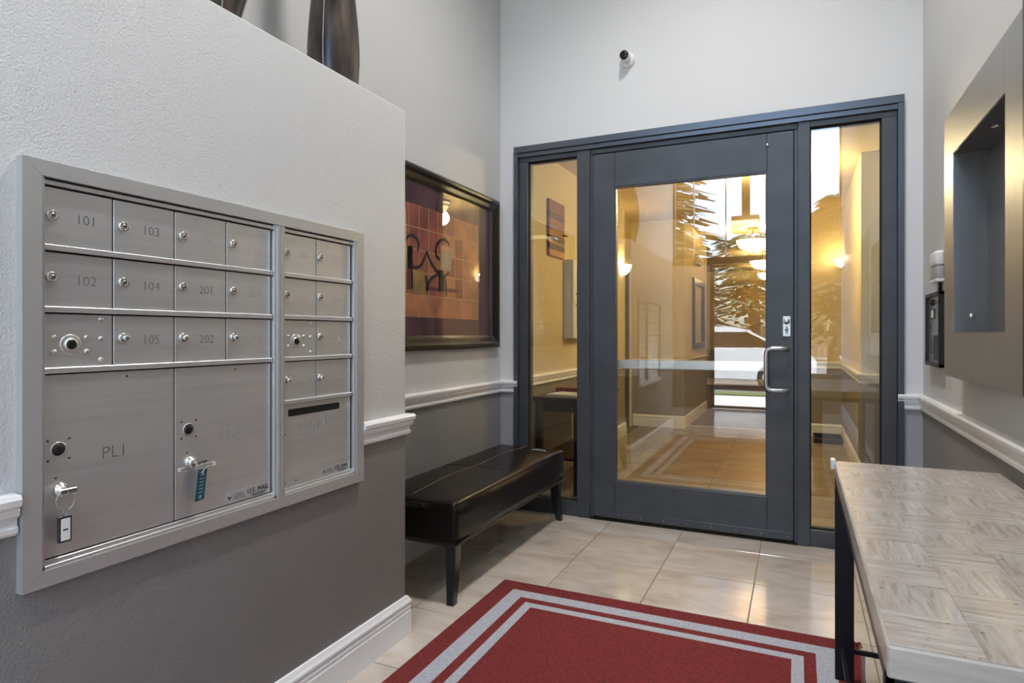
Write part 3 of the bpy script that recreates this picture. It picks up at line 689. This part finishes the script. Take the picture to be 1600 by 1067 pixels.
for i in range(5): obj('slat', MB().box(TX0+.085+i*.07, TX0+.097+i*.07, y+.002, y+.006, RZ+.001, .113), 'steel_plain', tb)
obj('corner_clip', MB().box(TX0-.012, TX0+.004, TY1-.03, TY1+.006, TZ-.028, TZ+.010, bev=.003), 'white_plastic', tb)['label'] = 'small white plastic clip on the far corner'

# ================================================================== STEEL WALL NICHE AND INTERCOM
PX = .556
ni = thing('steel_niche_panel', 'large dark brushed steel wall panel with a deep rectangular niche', 'wall panel', (XR, 2.6, 1.08))
pY0, pY1, pZ0, pZ1 = 2.112, 3.105, 1.080, 2.137
f = MB().box(PX, XR-.001, pY0, NY0, pZ0, pZ1).box(PX, XR-.001, NY1, pY1, pZ0, pZ1).box(PX, XR-.001, NY0, NY1, pZ0, NZ0).box(PX, XR-.001, NY0, NY1, NZ1, pZ1)
obj('face_frame', f, 'steel_dark', ni)
NB = .667
obj('niche_back', MB().box(NB, NB+.004, NY0, NY1, NZ0, NZ1), 'steel_niche', ni)
obj('niche_side', MB().box(PX+.002, NB, NY1-.004, NY1-.0005, NZ0, NZ1), 'steel_niche', ni)
obj('niche_side', MB().box(PX+.002, NB, NY0+.0005, NY0+.004, NZ0, NZ1), 'steel_niche', ni)
obj('niche_floor', MB().box(PX+.002, NB, NY0+.004, NY1-.004, NZ0, NZ0+.003), 'steel_niche', ni)
obj('niche_top', MB().box(PX+.002, NB, NY0+.004, NY1-.004, NZ1-.003, NZ1), 'steel_niche', ni)
obj('knob', MB().lathe((.615, NY1-.004, 1.32), [(.010, 0), (.010, .006), (.006, .009), (0, .009)], 16, '-y'), 'chrome', ni)
obj('spot_lens', MB().lathe((.62, 2.62, NZ1-.006), [(.0, 0), (.018, .0), (.018, .004)], 16, 'z'), 'chrome', ni)
np2 = thing('steel_side_panel', 'dark steel panel edge at the far right of the picture', 'wall panel', (XR, 1.7, 1.08))
obj('face', MB().box(PX-.003, XR-.001, 1.20, pY0-.006, pZ0, pZ1+.02, bev=.002), 'black_plastic', np2)
obj('edge_strip', MB().box(PX-.001, XR-.002, pY0-.006, pY0-.001, pZ0, pZ1+.02), 'steel_niche', np2)
ic = thing('intercom', 'door intercom with steel face in a black frame by the door', 'intercom', (XR, 3.63, 1.09))
iy0, iy1, iz0, iz1 = 3.455, 3.80, 1.093, 1.452
obj('frame', MB().box(XR-.030, XR, iy0, iy0+.022, iz0, iz1, bev=.002).box(XR-.030, XR, iy1-.022, iy1, iz0, iz1, bev=.002).box(XR-.030, XR, iy0, iy1, iz0, iz0+.018, bev=.002).box(XR-.030, XR, iy0, iy1, iz1-.018, iz1, bev=.002), 'black_plastic', ic)
fc = obj('face_plate', MB().box(XR-.016, XR, iy0+.02, iy1-.02, iz0+.016, iz1-.016), 'steel_plain', ic)
xx = XR-.016
obj('camera_bulb', MB().lathe((xx, 3.66, 1.405), [(.016, 0), (.015, .008), (.008, .014), (0, .015)], 14, '-x'), 'lens_black', fc)
obj('card_reader', MB().box(xx-.004, xx, 3.625, 3.715, 1.325, 1.375, 0).box(xx-.006, xx-.004, 3.64, 3.69, 1.332, 1.368, 1), ['black_plastic', 'paper_white'], fc)
obj('keypad', MB().box(xx-.008, xx, 3.50, 3.62, 1.125, 1.245, bev=.002), 'black_plastic', fc)
grl = MB()
for i in range(6): grl.box(xx-.001, xx, 3.655, 3.735, 1.155+i*.012, 1.158+i*.012)
obj('speaker_grille', grl, 'print_black', fc)
obj('button', MB().lathe((xx, 3.735, 1.285), [(.006, 0), (.006, .003), (0, .003)], 10, '-x'), 'black_plastic', fc)
ib = thing('door_chime', 'small white box mounted above the intercom', 'box', (XR, 3.57, 1.5))
obj('housing', MB().box(XR-.030, XR, 3.495, 3.655, 1.51, 1.575, bev=.006, seg=2), 'sticker_clear', ib)
obj('cover', MB().box(XR-.036, XR, 3.490, 3.660, 1.575, 1.645, bev=.012, seg=3).box(XR-.033, XR, 3.495, 3.655, 1.498, 1.514, bev=.003), 'white_plastic', ib)
obj('cable', MB().tube([(XR-.006, 3.56, 1.50), (XR-.006, 3.56, 1.452)], .008, 8), 'black_plastic', ib)

# security camera above the door
sc_ = thing('security_camera', 'small white ball security camera high above the door', 'camera', (-1.02, YD, 3.055))
obj('base', MB().lathe((-1.02, YD, 3.055), [(.052, 0), (.052, .010), (.046, .018), (.030, .024), (0, .026)], 28, '-y'), 'white_plastic', sc_)
obj('ball', MB().lathe((-1.02, YD-.050, 3.062), [(.034*math.cos(R(a)), .034*math.sin(R(a))) for a in range(-70, 61, 10)], 24, '-y'), 'white_plastic', sc_)
obj('lens', MB().lathe((-1.024, YD-.079, 3.064), [(.030, -.010), (.029, 0), (.026, .005), (.015, .007), (0, .007)], 24, '-y'), 'lens_black', sc_)

# ================================================================== VASES ON THE LEDGE
def vase(cx_, cy_, prof, label, ribs):
    t = thing('vase', label, 'vase', (cx_, cy_, LEDGE), 'tall dark vases on the half wall')
    obj('body', MB().lathe((cx_, cy_, LEDGE), prof, 32), 'vase_wood', t)
    for a in ribs:
        P = [(cx_+(r+.0008)*math.cos(R(a)), cy_+(r+.0008)*math.sin(R(a)), LEDGE+z) for r, z in prof if r > .02 and .01 < z]
        # densify
        Q = []
        for i in range(len(P)-1):
            for k in range(4): Q.append(tuple(P[i][n]+(P[i+1][n]-P[i][n])*k/4 for n in range(3)))
        obj('seam', MB().tube(Q+[P[-1]], .0022, 6), 'vase_seam', t)
pA = [(.0, 0), (.080, 0), (.088, .01), (.097, .08), (.102, .16), (.102, .22), (.097, .30), (.088, .40), (.076, .50), (.062, .60), (.050, .68), (.046, .74), (.052, .78), (.046, .78), (.040, .73), (0, .70)]
pB = [(.0, 0), (.062, 0), (.066, .01), (.085, .08), (.106, .16), (.122, .24), (.132, .32), (.134, .40), (.125, .50), (.105, .60), (.080, .68), (.062, .72), (.066, .76), (.058, .76), (.05, .71), (0, .70)]
vase(-1.705, 1.985, pA, 'tall dark wood vase on the ledge, nearer the door', (-72, 120, 30))
vase(-1.70, 1.405, pB, 'tall dark wood vase on the ledge, above the mailboxes', (-20, -60, 130, 40))

# ================================================================== HALL BEHIND THE GLASS
# wall panel of striped wood
hp = thing('striped_wood_art', 'tall striped wooden wall panel seen through the left sidelight', 'wall art', (XA, 5.16, 1.93))
stripes = [(.060, 'wood_orange'), (.05, 'wood_brown'), (.025, 'wood_orange'), (.045, 'wood_brown'), (.06, 'wood_orange'), (.10, 'wood_red'), (.05, 'wood_brown'), (.11, 'wood_red')]
sc2 = .485/sum(s_ for s_, _ in stripes); z = 1.93
for hgt, mm_ in stripes:
    obj('wood_strip', MB().box(XA, XA+.024, 4.965, 5.345, z, z+hgt*sc2-.0006, bev=.001), mm_, hp); z += hgt*sc2
obj('hook', MB().tube([(XA+.024, 5.30, 2.14), (XA+.055, 5.33, 2.135)], .008, 8), 'dark_lock', hp)
cb_ = thing('wall_cabinet', 'white shallow wall cabinet with a dark window in the hall', 'cabinet', (XA, 5.68, 1.21))
cx1 = XA+.078
obj('body', MB().box(XA, cx1, 5.39, 5.98, 1.21, 1.935, bev=.003), 'cabinet_white', cb_)
dr = obj('door', MB().box(cx1, cx1+.010, 5.395, 5.50, 1.215, 1.93).box(cx1, cx1+.010, 5.87, 5.975, 1.215, 1.93).box(cx1, cx1+.010, 5.50, 5.87, 1.215, 1.31).box(cx1, cx1+.010, 5.50, 5.87, 1.83, 1.93), 'cabinet_white', cb_)
obj('window', MB().box(cx1, cx1+.004, 5.50, 5.87, 1.31, 1.83), 'wood_dark', dr)
for z in (1.62, 1.52): obj('knob', MB().lathe((cx1+.010, 5.47, z), [(.008, 0), (.010, .008), (.006, .014), (0, .014)], 10, 'x'), 'chrome', dr)
# side table with reading matter
ht = thing('hall_table', 'dark wood side table with a lower shelf behind the left sidelight', 'table', (-1.72, 5.1, 0))
h0, h1, j0, j1 = XA+.035, -1.50, 4.55, 5.65
obj('table_top', MB().box(h0, h1, j0, j1, .72, .755, bev=.004), 'wood_dark', ht)
obj('apron', MB().box(h0+.03, h1-.03, j0+.03, j0+.05, .64, .72).box(h0+.03, h1-.03, j1-.05, j1-.03, .64, .72).box(h0+.03, h0+.05, j0+.05, j1-.05, .64, .72).box(h1-.05, h1-.03, j0+.05, j1-.05, .64, .72), 'wood_dark', ht)
for x in (h0+.02, h1-.075):
    for y in (j0+.02, j1-.075): obj('leg', MB().box(x, x+.055, y, y+.055, 0, .72, bev=.003), 'wood_dark', ht)
obj('shelf', MB().box(h0+.03, h1-.03, j0+.03, j1-.03, .26, .285, bev=.003), 'wood_dark', ht)
mg = thing('magazine', 'cream magazine lying on the dark hall table', 'magazine', (-1.7, 4.75, .755)); mg.rotation_euler.z = 0
obj('cover', MB().prism([(-1.84, 4.68), (-1.55, 4.63), (-1.50, 4.86), (-1.80, 4.92)], 'z', .7555, .766), 'magazine', mg)
obj('pages', MB().prism([(-1.838, 4.682), (-1.552, 4.632), (-1.503, 4.858), (-1.798, 4.917)], 'z', .766, .770), 'paper_white', mg)
rb_ = thing('red_book', 'dark red book lying behind the magazine on the hall table', 'book', (-1.70, 5.05, .755))
obj('cover', MB().box(-1.86, -1.56, 4.96, 5.18, .7555, .764, bev=.001).box(-1.86, -1.56, 4.96, 5.18, .790, .798, bev=.001).box(-1.866, -1.858, 4.96, 5.18, .7555, .798, bev=.002), 'book_red', rb_)
obj('pages', MB().box(-1.856, -1.566, 4.965, 5.175, .764, .790), 'book_red', rb_)
# door in the recess
hd = thing('door_3', 'brown hall door in a white casing beyond the glass', 'door', (XA-.13, 8.0, 0), kind='structure')
xd = XA-.13
obj('leaf', MB().box(xd-.0, xd+.012, 7.70, 8.30, 0, 2.08), 'door_brown', hd)
obj('casing', MB().box(xd, xd+.024, 7.62, 7.70, 0, 2.20).box(xd, xd+.024, 8.30, 8.42, 0, 2.20).box(xd, xd+.024, 7.70, 8.30, 2.08, 2.20).box(xd, xd+.034, 7.62, 8.43, 2.20, 2.26, bev=.003), 'door_white', hd)
obj('knob', MB().lathe((xd+.012, 7.77, 1.0), [(.012, 0), (.012, .03), (.027, .04), (.027, .06), (.015, .07), (0, .07)], 14, 'x'), 'bronze', hd)
# mirror and emergency light on the corridor wall
mr_ = thing('wall_mirror', 'black framed mirror on the corridor wall', 'mirror', (-1.366, 9.7, 1.04))
m0, m1, n0, n1, xw = 9.14, 10.22, 1.04, 2.06, -1.366
obj('frame', MB().box(xw, xw+.035, m0, m0+.09, n0, n1, bev=.006).box(xw, xw+.035, m1-.09, m1, n0, n1, bev=.006).box(xw, xw+.035, m0+.09, m1-.09, n0, n0+.09, bev=.006).box(xw, xw+.035, m0+.09, m1-.09, n1-.09, n1, bev=.006), 'frame_black', mr_)
obj('mirror_glass', MB().box(xw, xw+.012, m0+.085, m1-.085, n0+.085, n1-.085), 'mirror', mr_)
em = thing('emergency_light', 'small cream emergency light box high on the corridor wall', 'light', (xw, 9.55, 2.25))
obj('housing', MB().box(xw, xw+.06, 9.40, 9.70, 2.27, 2.42, bev=.008), 'door_white', em)
for y in (9.46, 9.64): obj('lamp_head', MB().lathe((xw+.06, y, 2.34), [(.03, 0), (.035, .02), (.03, .025), (0, .025)], 14, 'x'), 'paper_white', em)
# lamps
def pendant(x, y, label, e):
    t = thing('bowl_pendant', label, 'lamp', (x, y, 2.5), 'glass bowl pendants along the hall')
    obj('canopy', MB().lathe((x, y, 0), [(0, HH-.001), (.075, HH-.001), (.072, HH-.02), (.03, HH-.03), (0, HH-.03)], 24), 'bronze', t)
    obj('stem', MB().lathe((x, y, 0), [(.008, HH-.03), (.008, 2.44)], 10), 'bronze', t)
    obj('bowl', MB().lathe((x, y, 0), [(.228, 2.60), (.225, 2.595), (.215, 2.56), (.18, 2.50), (.12, 2.465), (.03, 2.45), (.03, 2.455), (.12, 2.472), (.176, 2.507), (.209, 2.563), (.222, 2.60), (.228, 2.60)], 32), 'lamp_bowl', t)
    obj('finial', MB().lathe((x, y, 0), [(0, 2.425), (.012, 2.432), (.014, 2.445), (.008, 2.455)], 12), 'bronze', t)
    l = bpy.data.lights.new('bowl_bulb', 'POINT'); l.energy = e; l.color = (1, .77, .34); l.shadow_soft_size = .05
    lo = bpy.data.objects.new('bowl_bulb', l); C.objects.link(lo); lo.location = (0, 0, .08); lo.parent = t
for y, lb in ((9.6, 'largest glowing bowl pendant down the corridor'), (12.4, 'second glowing bowl pendant further down the corridor'), (14.9, 'farthest small bowl pendant in the corridor')):
    pendant(-.585, y, lb, 70)
x, y = -.17, 6.15
t = thing('cone_ceiling_lamp', 'small glowing cone ceiling lamp of the hall, mirrored in the picture glass', 'lamp', (x, y, HH))
obj('canopy', MB().lathe((x, y, 0), [(0, HH-.001), (.09, HH-.001), (.088, HH-.02), (0, HH-.022)], 20), 'bronze', t)
obj('shade', MB().lathe((x, y, 0), [(.085, HH-.02), (.08, HH-.05), (.045, HH-.12), (.012, HH-.155), (0, HH-.157)], 20), 'lamp_bowl', t)
obj('band', MB().lathe((x, y, 0), [(.083, HH-.048), (.086, HH-.05), (.086, HH-.06), (.078, HH-.062)], 20), 'bronze', t)
l = bpy.data.lights.new('cone_bulb', 'POINT'); l.energy = 42; l.color = (1, .79, .42); l.shadow_soft_size = .08
lo = bpy.data.objects.new('cone_bulb', l); C.objects.link(lo); lo.location = (0, 0, -.20); lo.parent = t
def sconce(x, y, z, s, label, k=1.0):
    t = thing('wall_sconce', label, 'lamp', (x, y, z), 'half bowl wall sconces in the hall')
    r = .125
    prof = [(.02, -.125), (.06, -.115), (.095, -.08), (.118, -.03), (.125, 0), (.120, 0), (.112, -.03), (.09, -.075), (.055, -.108), (.02, -.118)]
    a0 = -math.pi/2 if s > 0 else math.pi/2
    prof = [(a*k, b*k) for a, b in prof]
    obj('bowl', MB().lathe((x, y, z), prof, 20, a0=a0, a1=a0+math.pi), 'lamp_white', t)
    obj('back_plate', MB().box(x, x+s*.012, y-.05, y+.05, z-.10, z+.0, bev=.003), 'bronze', t)
    l = bpy.data.lights.new('sconce_bulb', 'POINT'); l.energy = 3.5; l.color = (1, .72, .36); l.shadow_soft_size = .03
    lo = bpy.data.objects.new('sconce_bulb', l); C.objects.link(lo); lo.location = (s*.06, 0, 0.01); lo.parent = t
sconce(XA, 7.45, 2.09, 1, 'glowing half bowl sconce at the left hall corner')
sconce(HR, 8.25, 2.12, -1, 'glowing half bowl sconce at the right hall corner', .72)
# boot tray by the right hall wall
ty = thing('boot_tray', 'dark low tray on the floor at the right hall wall', 'tray', (.32, 8.2, 0))
obj('base', MB().box(.17, .47, 7.95, 8.42, 0, .012), 'black_plastic', ty)
obj('rim', MB().box(.17, .47, 7.95, 7.965, .012, .05).box(.17, .47, 8.405, 8.42, .012, .05).box(.17, .185, 7.965, 8.405, .012, .05).box(.455, .47, 7.965, 8.405, .012, .05), 'black_plastic', ty)

# lobby pendant above and behind the camera, seen mirrored in the door glass
lp = thing('drum_pendant', 'drum pendant lamp of the lobby, mirrored in the door glass', 'lamp', (-.57, .10, 2.5))
x, y = -.57, .10
obj('stem', MB().box(x-.045, x+.045, y-.045, y+.045, 2.66, HL-.02, bev=.004), 'brown_fabric', lp)
obj('canopy', MB().box(x-.10, x+.10, y-.10, y+.10, HL-.03, HL-.001, bev=.004), 'brown_fabric', lp)
obj('shade', MB().box(x-.15, x+.15, y-.15, y+.15, 2.56, 2.615), 'lamp_drum', lp)
obj('upper_band', MB().box(x-.155, x+.155, y-.155, y+.155, 2.615, 2.67, bev=.004), 'brown_fabric', lp)
obj('lower_band', MB().box(x-.155, x+.155, y-.155, y-.14, 2.50, 2.56).box(x-.155, x+.155, y+.14, y+.155, 2.50, 2.56).box(x-.155, x-.14, y-.14, y+.14, 2.50, 2.56).box(x+.14, x+.155, y-.14, y+.14, 2.50, 2.56), 'brown_fabric', lp)
# unseen fill lamps added in the lobby ceiling to brighten walls and floor
for (x, y, en, lb) in ((-.45, 2.45, 300, 'added fill lamp in the lobby ceiling, out of view, nearest the glazed door'), (-.5, -1.5, 230, 'added fill lamp in the lobby ceiling, out of view, nearest the entry glazing')):
    t = thing('ceiling_fill_lamp', lb, 'lamp', (x, y, HL), 'added fill lamps in the lobby ceiling')
    obj('ring', MB().lathe((x, y, HL), [(.075, -.006), (.10, -.006), (.10, -.001), (.075, -.001), (.075, -.006)], 24), 'white_plastic', t)
    obj('lens', MB().lathe((x, y, HL), [(0, -.002), (.075, -.002)], 24), 'fill_lens', t)
    l = bpy.data.lights.new('fill_bulb', 'SPOT'); l.energy = en; l.color = (1, .97, .93); l.spot_size = R(118); l.spot_blend = .9; l.shadow_soft_size = .25
    lo = bpy.data.objects.new('fill_bulb', l); C.objects.link(lo); lo.location = (0, 0, -.02); lo.parent = t

# ================================================================== ENTRY GLAZING AND OUTDOORS (behind the camera, mirrored in the glass)
eg = thing('window_3', 'tall glazed entry wall of the lobby, mirrored in the door', 'window', (-.66, YE, 0), kind='structure')
for x in (-1.34, -.12): obj('mullion', MB().box(x, x+.04, YE-.05, YE+.05, 0, 2.42, bev=.003), 'storefront', eg)
for x in (XA, XR-.03): obj('mullion', MB().box(x, x+.03, YE-.05, YE+.05, 2.42, HL, bev=.003), 'storefront', eg)
for x in (-1.62, -1.10): obj('mullion', MB().box(x, x+.02, YE-.03, YE+.03, 2.54, HL-.06, bev=.002), 'aluminium_bright', eg)
obj('rail', MB().box(XA, XR, YE-.06, YE+.06, 2.42, 2.54, bev=.003), 'storefront', eg)
obj('rail', MB().box(XA, XR, YE-.06, YE+.06, HL-.06, HL, bev=.003), 'storefront', eg)
for a, b_, z0, z1 in ((XA+.03, -1.62, 2.54, HL-.06), (-1.60, -1.10, 2.54, HL-.06), (-1.08, XR-.03, 2.54, HL-.06), (-.08, XR, .62, 2.42)):
    obj('glass_pane', MB().box(a, b_, YE-.004, YE+.004, z0, z1), 'pane_entry', eg)
struct('wall_front', MB().box(XA-.15, -1.34, YE-.06, YE+.05, 0, 2.42).box(-.08, XR, YE-.06, YE+.05, 0, .62), 'paint_lobby', 'low grey wall pieces beside the entry door', 'wall')
ed = thing('door_2', 'glass entry door of the lobby, mirrored in the inner door', 'door', (-.71, YE, 0), kind='structure')
for a, b_ in ((-1.298, -1.275), (-.145, -.122)): obj('stile', MB().box(a, b_, YE-.025, YE+.025, .01, 2.41, bev=.003), 'storefront', ed)
for a, b_ in ((.01, .05), (2.37, 2.41)): obj('rail', MB().box(-1.275, -.145, YE-.025, YE+.025, a, b_, bev=.003), 'storefront', ed)
obj('glass_pane', MB().box(-1.275, -.145, YE-.004, YE+.004, .05, 2.37), 'pane_entry', ed)
struct('ground', MB().box(-40, 40, -60, YE-.06, -.14, -.03), 'asphalt', 'grey paved ground outside the entry', 'ground')
struct('walkway', MB().box(-8, 8, -5.3, YE-.06, -.03, -.012), 'concrete', 'pale concrete walkway outside the entry', 'path')
gs = obj('grass_strip', MB().box(-12, 12, -5.9, -5.3, -.03, .02), 'grass'); tag(gs, 'narrow grass strip between walkway and parked car', 'grass', kind='stuff')
cr = thing('parked_car', 'white parked car outside, mirrored in the door glass', 'car', (-1.9, -7.6, -.03))
bx, by0, by1, gz = -1.9, -8.45, -6.75, -.03
prof = [(-2.25, .28), (-2.28, .55), (-2.22, .80), (-2.05, .90), (-1.1, .96), (1.15, .98), (2.1, .86), (2.27, .70), (2.28, .42), (2.2, .26)]
obj('body', MB().prism([(bx+a, gz+b_) for a, b_ in prof], 'y', by0, by1), 'car_white', cr)
cab = [(-1.45, .96), (-.85, 1.34), (.75, 1.37), (1.75, .98)]
obj('roof', MB().prism([(bx-.92, gz+1.33), (bx-.85, gz+1.40), (bx-.4, gz+1.45), (bx+.5, gz+1.45), (bx+.85, gz+1.38), (bx+.86, gz+1.33)], 'y', by0+.10, by1-.10), 'car_white', cr)
obj('windows', MB().prism([(bx-1.42, gz+.96), (bx-.9, gz+1.335), (bx+.84, gz+1.335), (bx+1.6, gz+.97)], 'y', by0+.12, by1-.12), 'car_glass', cr)
for a, c_ in ((-1.45, -.92), (-.05, .0), (1.62, .84)): obj('pillar', MB().prism([(bx+a-.04, gz+.95), (bx+a+.06, gz+.95), (bx+c_+.06, gz+1.36), (bx+c_-.04, gz+1.36)], 'y', by1-.14, by1-.10), 'car_white', cr)
for a in (-1.42, 1.38):
    for yy in (by0+.02, by1-.21):
        wl = obj('wheel', MB().lathe((bx+a, yy, gz+.31), [(.19, .0), (.30, .0), (.315, .03), (.315, .19), (.30, .215), (.19, .215), (.19, .0)], 24, 'y'), 'rubber', cr)
        obj('hub', MB().lathe((bx+a, yy, gz+.31), [(0, .02), (.19, .02), (.19, .20), (.1, .222), (0, .222)], 20, 'y'), 'chrome', wl)
def foliage(m, cx_, cy_, z0, z1, r0, r1, n, size, droop=.3):
    for i in range(n):
        t = random.random()**.8; z = z0+(z1-z0)*t; rr = (r0+(r1-r0)*t)*math.sqrt(random.random())*(.75+.5*math.sin(z*5)**2); a = random.uniform(0, 2*math.pi)
        p = Vector((cx_+rr*math.cos(a), cy_+rr*math.sin(a), z-droop*rr)); u = Vector((math.cos(a), math.sin(a), -droop)).normalized()*size*random.uniform(.6, 1.6)
        v = Vector((-math.sin(a), math.cos(a), random.uniform(-.4, .4))).normalized()*size*.28
        m.add([p-v, p+v, p+u+v*.3, p+u-v*.3], [(0, 1, 2, 3)])
def tree(name, label, x, y, h, r, n, size, m_='needles', low=.15, rt=.15, tr=.22):
    t = thing(name, label, 'tree', (x, y, -.03), 'trees beyond the parked car')
    obj('trunk', MB().tube([(x, y, -.1), (x+.05, y, h*.35), (x, y+.05, h*.95)], [tr, tr*.75, .04], 10), 'bark', t)
    m = MB(); foliage(m, x, y, h*low, h, r, rt, n, size); obj('foliage', m, m_, t)
tree('conifer', 'tall dark conifer outside at the left of the car', -5.6, -12.5, 13.0, 3.6, 9000, .55, rt=.3)
tree('conifer', 'dark conifer outside beyond the right of the entry', .95, -11.5, 5.2, 2.0, 2600, .34, low=.25)
tree('street_tree', 'leafy street tree straight behind the car', -1.6, -18.5, 5.4, 1.8, 2200, .36, 'leaves', .40, 1.2, .30)
tree('street_tree', 'leafy street tree far behind the car roof', 1.6, -25, 6.2, 2.0, 2200, .40, 'leaves', .35, 1.5, .30)
tree('street_tree', 'bare-trunked street tree far to the left', -6.2, -24, 6.8, 2.4, 2200, .42, 'leaves', .40, 1.4, .32)
tree('street_tree', 'broad street tree far to the right', 7.0, -20, 6.2, 2.0, 2200, .42, 'leaves', .30, 1.4, .32)
fn = thing('board_fence', 'long weathered board fence across the street', 'fence', (0, -30, 0))
fb = MB().box(-.14, .14, -.015, .015, 0, 1.7).mesh('board', 'fence_wood')
for i in range(80): obj('board', fb, None, fn, (-12+i*.3, -30+random.uniform(-.01, .01), random.uniform(-.1, 0)))
